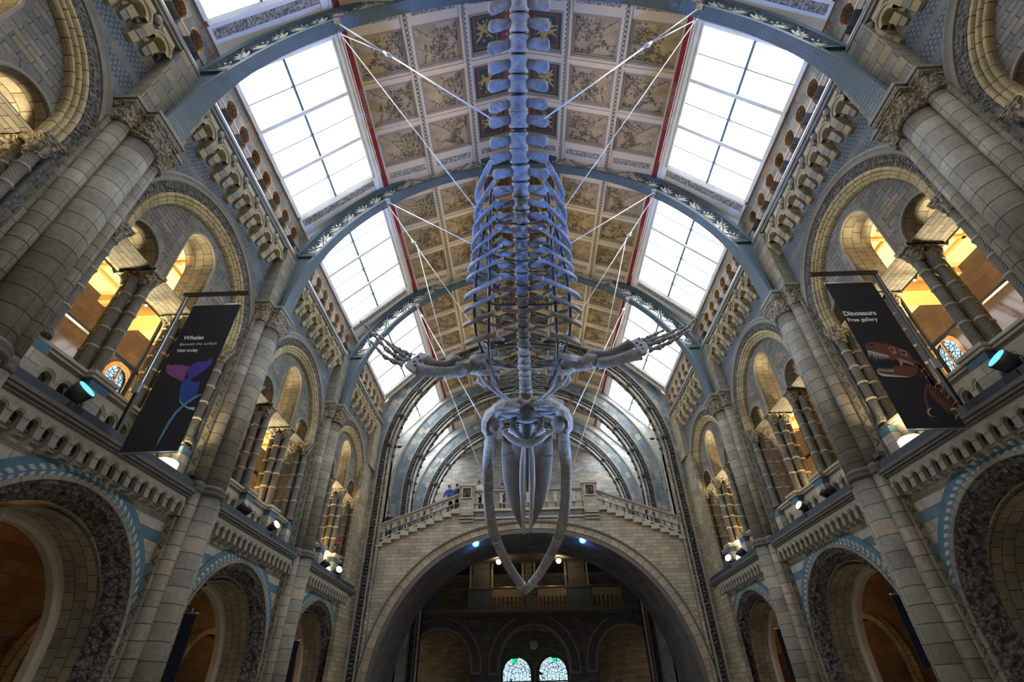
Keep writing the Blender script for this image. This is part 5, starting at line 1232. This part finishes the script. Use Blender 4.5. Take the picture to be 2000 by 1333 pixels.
# ================================================================== BANNERS
BNY = 8.2
for q in (-1, 1):
    nm = 'whales' if q < 0 else 'dinosaurs'
    lab = 'hanging black banner reading Whales with a purple and blue whale tail' if q < 0 else 'hanging black banner reading Dinosaurs with a brown skeleton head'
    x0, x1, z0, z1 = (-7.8, -6.69, 5.44, 9.12) if q < 0 else (6.83, 7.9, 5.46, 9.17)
    g = thing('banner', lab, 'banner', ((x0+x1)/2, BNY, z0), 0, None); off = ((x0+x1)/2, BNY, z0)
    mb = MB(); mb.box(x0, x1, BNY-.006, BNY+.006, z0, z1); cl = mb.build('cloth', 'cloth', g, off)
    for z in (z0, z1): mb = MB(); mb.tube([(x0-.01, BNY, z), (x1+.01, BNY, z)], .022, 8); mb.build('batten', 'steel', g, off)
    mb = MB()
    for x in (x0+.15, x1-.15): mb.tube([(x, BNY, z1), (x, BNY, 9.45)], .006, 4); mb.build('hook_wire', 'steel', g, off); mb = MB()
    pz = lambda u, v: tuple(at(u, v, BNY-.009))
    def poly(mb, pts, mi, k=0): mb.face([(p[0], p[1]-k*.0015, p[2]) for p in (pz(*a) for a in pts)], None, mi)
    mb = MB()
    if q < 0:
        for t, u, v, sz, bd in (('Whales', 357, 664, .148, .0045), ('Beneath the surface', 350, 675.5, .102, .0), ('Visit today', 344, 688, .108, .003)):
            o = at(u, v, BNY-.009); text_mesh(mb, t, lambda x, z, o=o: (o.x+x, o.y, o.z+z), sz, 0, bd)
        mb.build('white_lettering', 'white_print', g, off)
        Z = lambda x, y: (230+x/3.92, 560+y/3.92)
        art = MB()
        poly(art, [Z(*p) for p in ((372, 610), (386, 590), (395, 605), (440, 598), (500, 603), (547, 612), (530, 650), (510, 700), (492, 728), (450, 705), (400, 682), (368, 655))], 0)
        poly(art, [Z(*p) for p in ((547, 612), (580, 590), (630, 575), (680, 572), (705, 555), (722, 540), (728, 570), (715, 600), (670, 635), (610, 680), (575, 700), (545, 715), (538, 680), (532, 650))], 1)
        poly(art, [Z(*p) for p in ((500, 712), (545, 700), (590, 735), (630, 720), (615, 790), (600, 840), (570, 880), (520, 905), (485, 895), (470, 850), (474, 790))], 2, 1)
        poly(art, [Z(*p) for p in ((470, 850), (480, 880), (500, 900), (540, 925), (592, 925), (585, 950), (540, 938), (500, 912), (475, 885))], 3, 2)
        poly(art, [Z(*p) for p in ((640, 820), (600, 838), (550, 868), (500, 905), (440, 960), (390, 1030), (345, 1110), (310, 1180), (290, 1235), (296, 1225), (322, 1185), (360, 1120), (402, 1045), (450, 975), (508, 918), (560, 882), (605, 852), (640, 832))], 4, 3)
        art.build('whale_tail_print', ['pmag', 'pviolet', 'pblue', 'ppale', 'pcyan'], g, off)
    else:
        for t, u, v, sz, bd in (('Dinosaurs', 1649, 617, .172, .006), ('Free gallery', 1657, 628.5, .136, .004)):
            o = at(u, v, BNY-.009); text_mesh(mb, t, lambda x, z, o=o: (o.x+x, o.y, o.z+z), sz, 0, bd)
        mb.build('white_lettering', 'white_print', g, off)
        Z = lambda x, y: (1600+x/4.04, 520+y/4.04)
        art = MB()
        poly(art, [Z(*p) for p in ((360, 640), (372, 612), (400, 598), (440, 600), (500, 612), (560, 620), (620, 640), (680, 665), (720, 700), (745, 740), (775, 765), (770, 785), (720, 768), (660, 745), (600, 735), (570, 745), (540, 725), (480, 700), (430, 680), (400, 662), (370, 655))], 0)
        poly(art, [Z(*p) for p in ((540, 640), (590, 642), (612, 690), (590, 698), (560, 668))], 1, 1); poly(art, [Z(*p) for p in ((630, 655), (690, 672), (700, 715), (650, 700))], 1, 1)
        poly(art, [Z(*p) for p in ((552, 650), (580, 652), (592, 680), (570, 668))], 3, 2); poly(art, [Z(*p) for p in ((645, 668), (680, 682), (684, 700), (655, 692))], 3, 2); poly(art, [Z(*p) for p in ((395, 618), (425, 615), (432, 626), (402, 630))], 3, 2)
        for i in range(13):
            x = 385+i*13; y = 664+i*3.4; h = (52, 70, 44, 66, 58, 74, 50, 62, 46, 56, 38, 40, 30)[i]; poly(art, [Z(*p) for p in ((x-6, y), (x+7, y+2), (x+4, y+h))], 2, 2)
        poly(art, [Z(*p) for p in ((600, 725), (650, 735), (700, 750), (745, 775), (748, 788), (700, 770), (660, 762), (655, 790), (640, 788), (630, 750))], 1, 1)
        poly(art, [Z(*p) for p in ((450, 820), (480, 835), (540, 838), (560, 812), (600, 790), (660, 785), (720, 790), (775, 800), (782, 830), (765, 860), (730, 876), (660, 876), (560, 872), (500, 868), (470, 850))], 0, 1)
        poly(art, [Z(*p) for p in ((450, 820), (475, 845), (540, 858), (640, 866), (730, 876), (660, 878), (560, 874), (500, 870), (468, 852))], 2, 2)
        for i in range(11): x = 462+i*12; poly(art, [Z(*p) for p in ((x-4, 828+i*.8), (x+5, 830+i*.8), (x+1, 800+i))], 2, 3)
        neck = [(760, 765), (800, 800), (840, 850), (870, 900), (900, 930), (950, 960), (1000, 1010), (1050, 1060), (1100, 1110)]
        for i in range(len(neck)-1):
            (x, y), (X, Y_) = neck[i], neck[i+1]
            for k in range(3):
                f = k/3; cx, cy = x+(X-x)*f, y+(Y_-y)*f; poly(art, [Z(cx-16, cy+10), Z(cx-2, cy-22), Z(cx+22, cy-8), Z(cx+14, cy+20), Z(cx-4, cy+24)], k % 2*1 if k < 2 else 0, 1)
        for i in range(10):
            x, y = 868+i*22, 935+i*17; L = 110+i*5-(i > 6)*30
            P = [(x, y), (x-6, y+L*.35), (x+6, y+L*.7), (x+28, y+L), (x+36, y+L-6), (x+20, y+L*.68), (x+10, y+L*.34), (x+14, y+4)]
            poly(art, [Z(*p) for p in P], 0, 1)
        poly(art, [Z(*p) for p in ((850, 925), (830, 980), (824, 1040), (850, 1110), (842, 1160), (870, 1200), (935, 1248), (930, 1238), (880, 1195), (858, 1160), (868, 1108), (842, 1040), (848, 985), (866, 935))], 0, 1)
        poly(art, [Z(*p) for p in ((852, 1140), (872, 1120), (890, 1122), (872, 1132), (862, 1160), (880, 1182), (922, 1190), (880, 1188), (860, 1172))], 2, 2)
        poly(art, [Z(*p) for p in ((1030, 1130), (1060, 1120), (1090, 1126), (1060, 1134), (1035, 1140))], 2, 2); poly(art, [Z(*p) for p in ((1068, 1210), (1080, 1180), (1108, 1155), (1114, 1165), (1090, 1190), (1078, 1214))], 1, 2)
        art.build('skeleton_print', ['pbrown', 'ptan', 'pbone', 'pblack'], g, off)
    g = thing('banner_stand', 'black steel post and arm holding '+BANNER[q], 'stand', (q*8.12, BNY+.05, 5.76), 0, None); off = (q*8.12, BNY+.05, 5.76)
    mb = MB(); xx = q*8.12; mb.box(xx-.035, xx+.035, BNY+.02, BNY+.09, 5.76, 9.5); mb.build('post', 'black', g, off)
    mb = MB(); mb.box(xx-.01, xx+.01, BNY-.0, BNY+.02, 6.9, 9.45); mb.box(xx+.03, xx+.045, BNY+.0, BNY+.02, 6.9, 9.45); mb.build('guide_rail', 'steel', g, off)
    mb = MB(); a, b = sorted((xx+q*.05, q*6.62)); mb.box(a, b, BNY-.03, BNY+.05, 9.44, 9.52); mb.build('arm', 'black', g, off)
    mb = MB(); mb.box(xx-.07, xx+.07, BNY-.03, BNY+.02, 6.78, 7.0); mb.build('winch_box', 'greybox', g, off)
    mb = MB(); mb.tube([(xx, BNY, 9.5), (q*8.42, BNY-.1, 9.85)], .006, 4); mb.build('guy_wire', 'steel', g, off)
# narrow banners edge-on in the ground floor arches
for q, y, b in ((-1, 13.3, 0), (-1, 19.9, 1), (1, 13.0, 0), (1, 19.7, 1)):
    lab = 'narrow dark blue banner hanging low in the ground arch, %s side, %s one' % (SD[q], ['nearer', 'farther'][b])
    off = (q*8.57, y, 2.05); g = thing('hanging_banner', lab, 'banner', off, 0, 'dark banners in the ground arches')
    a, b_ = sorted((q*8.42, q*8.72))
    mb = MB(); mb.box(a, b_, y-.01, y+.01, 2.05, 3.5); mb.build('cloth', 'navy', g, off)
    mb = MB(); mb.tube([(a-.03, y, 3.5), (b_+.03, y, 3.5)], .018, 6); mb.tube([(q*8.57, y, 3.5), (q*8.57, y, 3.62)], .01, 4); mb.build('batten', 'steel', g, off)
# ================================================================== STAGE LIGHTS
def moving_head(name, lab, p, tgt, lens, energy=0, col=BLUE, r=.17, spot=28):
    p = Vector(p); g = thing(name, lab, 'spotlight', p, 0, 'stage spotlights on the ledges'); d = (Vector(tgt)-p).normalized(); c = p+Vector((0, 0, .32))
    mb = MB(); mb.box(p.x-.17, p.x+.17, p.y-.15, p.y+.15, p.z, p.z+.12); mb.build('base', 'black', g, p)
    mb = MB(); sidev = d.cross(Vector((0, 0, 1))).normalized()
    for q in (-1, 1): mb.tube([p+Vector((0, 0, .1))+sidev*q*.1, p+Vector((0, 0, .2))+sidev*q*(r+.04), c+sidev*q*(r+.04)], .03, 6)
    mb.build('yoke', 'black', g, p)
    mb = MB(); mb.tube([c-d*.26, c-d*.2, c-d*.05, c+d*.2], [r*.5, r*.75, r*.85, r], 16); mb.build('lamp_housing', 'black', g, p)
    mb = MB(); mb.tube([c+d*.2, c+d*.215], [r*.88, r*.86], 20); mb.build('lens', lens, g, p)
    if energy: lamp('spot_beam', 'SPOT', c+d*.26, energy, col, .12, tgt, spot, .6)
def on_ledge(s, y, w=.12): return Vector((s*(W-w), y, 5.77))
moving_head('stage_light', 'black moving spotlight with blue lens on the ledge left of the whales banner', at(190, 805, 7.15)+Vector((0, 0, -.15)) if False else on_ledge(-1, 7.15), (-.2, 7.6, 13.4), 'lampbluew', 2700, BLUE, .19, 44)
moving_head('stage_light', 'black moving spotlight with blue lens on the ledge right of the dinosaurs banner', on_ledge(1, 7.05), (.2, 7.6, 13.4), 'lampbluew', 2700, BLUE, .19, 44)
moving_head('stage_light', 'small bright blue-white spotlight on the middle left ledge', on_ledge(-1, 15.25), (0, 13.5, 10), 'lampwhite', 1800, (.42, .6, 1), .13, 36)
moving_head('stage_light', 'small bright blue-white spotlight on the middle right ledge', on_ledge(1, 14.7), (0, 13.5, 10), 'lampwhite', 1800, (.42, .6, 1), .13, 36)
moving_head('stage_light', 'small bright spotlight at the far left ledge below the leaning visitor', on_ledge(-1, 21.6), (0, 15, 9.5), 'lampwhite', 1800, (.42, .6, 1), .14, 34)
moving_head('stage_light', 'small bright spotlight at the far right ledge beside the warm lamp', on_ledge(1, 21.3), (0, 15, 9.5), 'lampwhite', 1800, (.42, .6, 1), .14, 34)
for s, y, lab in ((-1, 13.4, 'pair of unlit black lamps on the middle left ledge'), (1, 13.25, 'pair of unlit black lamps on the middle right ledge'), (-1, 20.1, 'unlit black lamps on the far left ledge'), (1, 20.0, 'unlit black lamps on the far right ledge')):
    p = on_ledge(s, y); g = thing('unlit_spotlight', lab, 'spotlight', p, 0, 'unlit lamps on the ledges')
    for k in (-.16, .16):
        mb = MB(); c = p+Vector((0, k, .26)); mb.tube([c+Vector((s*.1, 0, -.08)), c+Vector((-s*.05, 0, .04)), c+Vector((-s*.14, .03, .12))], [.07, .1, .11], 12); mb.build('lamp_housing', 'black', g, p)
        mb = MB(); mb.box(p.x-.05, p.x+.05, p.y+k-.05, p.y+k+.05, p.z, p.z+.22); mb.build('bracket', 'black', g, p)
# warm drum uplights at the foot of the piers
for s, y, lab in ((-1, 10.05, 'cream drum uplight under the bottom edge of the whales banner'), (1, 9.95, 'cream drum uplight under the bottom edge of the dinosaurs banner'), (-1, 20.75, 'glowing warm lamp on the far left ledge'), (1, 20.65, 'glowing warm lamp on the far right ledge')):
    p = on_ledge(s, y, .02); big = y < 12; r = .24 if big else .13; g = thing('uplight', lab, 'lamp', p, 0, 'warm uplights on the ledges')
    mb = MB(); mb.tube([p+Vector((0, 0, .06)), p+Vector((0, 0, .3)), p+Vector((0, 0, .34))], [r, r, r*.8], 20); mb.build('drum', 'drumlamp' if big else 'lampwarm', g, p)
    mb = MB(); mb.box(p.x-.1, p.x+.1, p.y-.1, p.y+.1, p.z, p.z+.07); mb.build('foot', 'black', g, p)
    lamp('uplight_beam', 'SPOT', p+Vector((-s*.02, 0, .42)), 80 if big else 90, (1, .75, .4), .1, p+Vector((s*.15, .8, 6)), 100, .8)
# two brilliant blue beams under the bridge
for k, (u, v) in enumerate(((929, 1062), (1138, 1055))):
    p = at(u, v, 24.35); g = thing('beam_light', 'brilliant blue-white spotlight hanging under the bridge arch, %s of the jaws' % ('left', 'right')[k], 'spotlight', p, 0, 'blue beams under the bridge')
    d = (Vector((0, 9, 9))-p).normalized()
    mb = MB(); mb.tube([p-d*.25, p-d*.1, p], [.08, .13, .15], 14); mb.build('lamp_housing', 'black', g, p)
    mb = MB(); mb.tube([p+d*.005, p+d*.02], .1, 18); mb.build('lens', 'beam', g, p); mb = MB(); mb.tube([p-d*.01, p+d*.012], .17, 18); mb.build('glowing_rim', 'beamrim', g, p)
    mb = MB(); mb.tube([p-d*.1, p-d*.1+Vector((0, .1, .3))], .02, 5); mb.build('hanging_bracket', 'black', g, p)
    lamp('beam_spot', 'SPOT', p+d*.1, 5000, (.2, .45, 1), .12, (0, 13, 11.2), 40, .7)
    lamp('beam_spill', 'POINT', p+Vector((0, .5, -.35)), 7, (.1, .3, 1), .1)
# warm light of the galleries and aisles
for s in (-1, 1):
    for b, yc in enumerate(YC):
        lamp('gallery_lamp', 'SPOT', (s*(W+2.9), yc, 7.2), 1700, (1, .78, .45), .3, (s*(W+2.6), yc, 12), 120, .5)
        lamp('sill_lamp', 'POINT', (s*(W+.75), yc, 7.0), 30, (1, .66, .25), .12)
        if b: lamp('aisle_lamp', 'POINT', (s*(W+2.3), yc+1.3, 4.5), 26, (1, .55, .18), .15)

# leaded windows and dark glass screens of the galleries
for s in (-1, 1):
    for y_ in (6.7, 12.9, 19.1):
        wob = bpy.data.objects.new('window_%d' % nw[0], None); nw[0] += 1; S.collection.objects.link(wob); struct(wob)
        f = (lambda p: p) if s < 0 else (lambda p: (-p[0], p[1], p[2]))
        mb = MB(f); mb.arch(y_, 10.3, [(.42, -5.22), (.5, -5.18), (.58, -5.18), (.58, -5.25)], 8.4, 0, 20); mb.box(-5.25, -5.2, y_-.03, y_+.03, 8.4, 10.8); mb.box(-5.25, -5.2, y_-.5, y_+.5, 9.5, 9.56); o = mb.build('window_frame', 'terra', wob); o.location = loc_(s, 0)
        mb = MB(f); mb.plate(circ(y_, 10.3, .5, 14, 8.4), [], -5.3, -5.29); o = mb.build('leaded_glass', 'stained', wob); o.location = loc_(s, 0)
    for b in (1, 2):
        yc = YC[b]; g = thing('glass_screen', 'dark steel framed glass screen inside the window %s' % bayn(s, b), 'screen', (s*W, yc, 5.86), 0, 'glass screens in the galleries'); f = (lambda p: p) if s < 0 else (lambda p: (-p[0], p[1], p[2]))
        mb = MB(f)
        for a in (-2.4, -1.2, 0, 1.2, 2.4): mb.box(-1.46, -1.4, a-.03, a+.03, 0, 4.3)
        for z in (0, .9, 2.4, 4.24): mb.box(-1.47, -1.39, -2.43, 2.43, z, z+.06)
        mb.build('steel_frame', 'black', g)
        mb = MB(f); mb.face([(-1.43, -2.4, .03), (-1.43, 2.4, .03), (-1.43, 2.4, 4.27), (-1.43, -2.4, 4.27)]); mb.build('glass_pane', 'screen', g)
        for k, (y0, z0) in enumerate(((yc-1.4, 4.6), (yc+.3, 4.6), (yc+1.7, 4.6))):
            pass
    g = thing('lighting_track', 'black track with tiny bright spot lamps inside the %s gallery' % SD[s], 'lighting', (s*(W+2.2), 11, 10.6), 0, None)
    mb = MB(); mb.tube([(0, -8, 0), (0, 9, 0)], .035, 4, 0, False); mb.build('track', 'black', g)
    for k in range(14):
        mb = MB(); y = -7.5+k*1.2; mb.tube([(-s*.02, y, -.03), (-s*.1, y+.05, -.16)], [.03, .045], 8); mb.build('spot_lamp', 'black', g)
        mb = MB(); mb.ell((-s*.105, y+.053, -.17), .035, .035, .03, 8, 5); mb.build('spot_lens', 'lampwarm', g)

# ================================================================== PEOPLE
def skinmesh(pts, edges, rad):
    me = bpy.data.meshes.new('b'); me.from_pydata([tuple(p) for p in pts], edges, []); ob = bpy.data.objects.new('b', me); S.collection.objects.link(ob)
    m = ob.modifiers.new('s', 'SKIN'); sv = me.skin_vertices[0].data
    for i, r in enumerate(rad): sv[i].radius = (r, r) if not isinstance(r, tuple) else r
    sv[0].use_root = True; ob.modifiers.new('u', 'SUBSURF').levels = 2
    dg = bpy.context.evaluated_depsgraph_get(); m2 = bpy.data.meshes.new_from_object(ob.evaluated_get(dg)); bpy.data.objects.remove(ob); return m2
def person(lab, loc, face, lean, arms, jac, hairc, cap=None, legs_c='black', h=1.72):
    "face: heading of the body; lean: how far the torso bends forward; arms: hand targets (forward, side, up) in body axes"
    root = thing('person', lab, 'person', loc, face, 'visitors on the upper floors'); k = h/1.72
    V = Vector; L = math.sin(lean); C = math.cos(lean)
    hip = V((0, 0, .92)); tor = lambda t, x=0: hip+V((x, L*t, C*t))
    sh = tor(.5); neck = tor(.58); hd = neck+V((0, .06+L*.06, .13))
    bp = [hip, tor(.2), tor(.42), neck, neck+V((0, .02, .07)), hd, hd+V((0, 0, .09))]; be = [(i, i+1) for i in range(6)]; br = [.1, .1, .11, .055, .052, .085, .05]
    jp = [hip, tor(.2), tor(.44), tor(.54)]; je = [(0, 1), (1, 2), (2, 3)]; jr = [(.16, .12), (.155, .115), (.18, .12), (.09, .08)]
    for q, t in ((-1, arms[0]), (1, arms[1])):
        s0 = tor(.5, q*.18); hand = V((q*t[1], t[0], t[2])); d = hand-s0
        el = s0+d*.5+V((q*.07, -.04, -.12*min(1, .58/max(d.length, .3))))
        i = len(jp); jp += [s0, el, el.lerp(hand, .8)]; je += [(2, i), (i, i+1), (i+1, i+2)]; jr += [.07, .052, .04]
        j = len(bp); bp += [s0, el, hand]; be += [(2, j), (j, j+1), (j+1, j+2)]; br += [.045, .035, .027]
        dr = (hand-el).normalized(); sd_ = dr.cross(V((0, 0, 1)))
        if sd_.length < .1: sd_ = V((1, 0, 0))
        sd_.normalize(); palm = hand+dr*.07; j2 = len(bp); bp.append(palm); be.append((j+2, j2)); br.append(.03)
        for f in range(4):
            a = palm+sd_*(f-1.5)*.02+dr*.035; b = a+dr*(.03+.008*(f in (1, 2)))+V((0, 0, -.02)); n = len(bp); bp += [a, b]; be += [(j2, n), (n, n+1)]; br += [.009, .007]
        n = len(bp); bp += [hand+dr*.03-sd_*q*.035, hand+dr*.065-sd_*q*.05]; be += [(j+2, n), (n, n+1)]; br += [.011, .008]
    lp = [hip+V((0, 0, .02))]; le = []; lr = [(.16, .12)]
    for q in (-1, 1):
        i = len(lp); lp += [V((q*.095, 0, .85)), V((q*.1, .03, .48)), V((q*.11, -.01, .1)), V((q*.12, .12, .04))]; le += [(0, i), (i, i+1), (i+1, i+2), (i+2, i+3)]; lr += [.09, .065, .05, .04]
    for nm, P, E_, R_, mt in (('body', bp, be, br, 'skin'), ('jacket', jp, je, jr, jac), ('trousers', lp, le, lr, legs_c)):
        me = skinmesh([p*k for p in P], E_, R_); me.materials.append(M[mt])
        for pl in me.polygons: pl.use_smooth = True
        o = bpy.data.objects.new(nm, me); S.collection.objects.link(o); o.parent = root
    mb = MB(); c = (hd+V((0, -.012, .035)))*k; mb.ell(c, .094, .105, .092, 12, 8, rough=.08); mb.build('hair', hairc, root)
    mb = MB(); c = (hd+V((0, .085, .0)))*k; mb.ell(c, .014, .02, .024, 8, 6)
    for q in (-1, 1): mb.ell(hd*k+V((q*.088, 0, 0)), .014, .024, .032, 8, 6)
    mb.build('nose_and_ears', 'skin', root)
    mb = MB()
    for q in (-1, 1): mb.ell(hd*k+V((q*.032, .078, .022)), .013, .01, .008, 8, 5)
    mb.build('eyes', 'black', root)
    if cap: mb = MB(); mb.ell((hd+V((0, 0, .06)))*k, .1, .11, .07, 12, 7); mb.ell((hd+V((0, .12, .045)))*k, .07, .07, .012, 10, 4); mb.build('cap', cap, root)
    return root
person('person in a dark jacket on the left stair flight, looking down at a phone', (-7.0, 24.55, 7.72), PI*.9, .25, ((.3, .12, 1.15), (.32, .08, 1.18)), 'cnavy', 'hdark')
person('person in a blue coat leaning on the left stair rail beside the newel', (-4.0, 24.5, 9.0), PI*.92, .3, ((.34, .2, 1.12), (.3, .3, 1.1)), 'cblue', 'hfair')
person('person in a blue jacket with raised hand right beside the newel on the stairs', (-3.66, 24.85, 9.28), PI*.8, .1, ((.3, .1, 1.4), (.2, .25, 1.0)), 'cnavy', 'hdark', h=1.62)
person('person in a pale top behind the landing balustrade near the newel', (-2.42, 24.75, 9.28), PI*.75, .2, ((.34, .2, 1.1), (.3, .25, 1.08)), 'cpale', 'hdark')
person('small dark-haired person behind the landing balustrade between the jaw bones', (-1.35, 24.9, 9.28), PI, .1, ((.3, .15, 1.1), (.3, .15, 1.1)), 'cnavy', 'hdark', h=1.6)
person('visitor in a red and white cap leaning over the far left gallery parapet', (-9.1, 22.2, 5.86), -PI/2+.25, .75, ((.75, .2, 1.0), (.7, .25, .98)), 'cdark', 'hdark', cap='cred')

# small fittings
for s, y, lab in ((-1, 10.72, 'small black floodlight on the ledge at the pier past the whales banner'), (1, 10.7, 'small black floodlight on the ledge at the pier past the dinosaurs banner')):
    p = Vector((s*8.02, y, 5.92)); g = thing('floodlight', lab, 'floodlight', p, 0, None)
    mb = MB(); mb.tbox(-.07, .07, -.12, .12, .06, .16, .02, .02); mb.build('lamp_housing', 'black', g)
    mb = MB(); mb.tube([(-.05, -.15, 0), (-.05, -.15, .1), (-.05, .15, .1), (-.05, .15, 0)], .012, 5); mb.build('bracket', 'black', g)
for (u, v), lab in (((778, 874), 'black camera on a bracket low on the left of the nearest great arch'), ((1276, 858), 'black camera on a bracket low on the right of the nearest great arch')):
    p = at(u, v, 24.3); q = -1 if u < 1000 else 1; g = thing('security_camera', lab, 'camera', p, 0, 'cameras on the great arch')
    mb = MB(); mb.tube([(0, 0, 0), (-q*.2, -.12, -.03)], [.07, .06], 10); mb.build('camera_body', 'black', g)
    mb = MB(); mb.tube([(q*.0, 0, 0), (q*.14, .05, .05), (q*.34, .1, .02)], .02, 6); mb.build('bracket', 'stonel', g)
for k, (y0, y1) in enumerate(((7.25, 7.35), (7.6, 7.7))):
    g = thing('hanging_chain', ['left', 'right'][k]+' thin steel chain hanging in the nearest left ground arch', 'chain', (-8.75, y0+.1, 4.35), 0, 'chains in the left ground arch')
    mb = MB(); R = random.Random(k)
    for i in range(70):
        z = .0-i*.042; a = i % 2*PI/2; c = [(math.cos(a)*.014*math.cos(t*PI/3), math.sin(a)*.014*math.cos(t*PI/3), z+.026*math.sin(t*PI/3)) for t in range(7)]; mb.tube(c, .004, 4)
    mb.build('chain_links', 'steel', g)
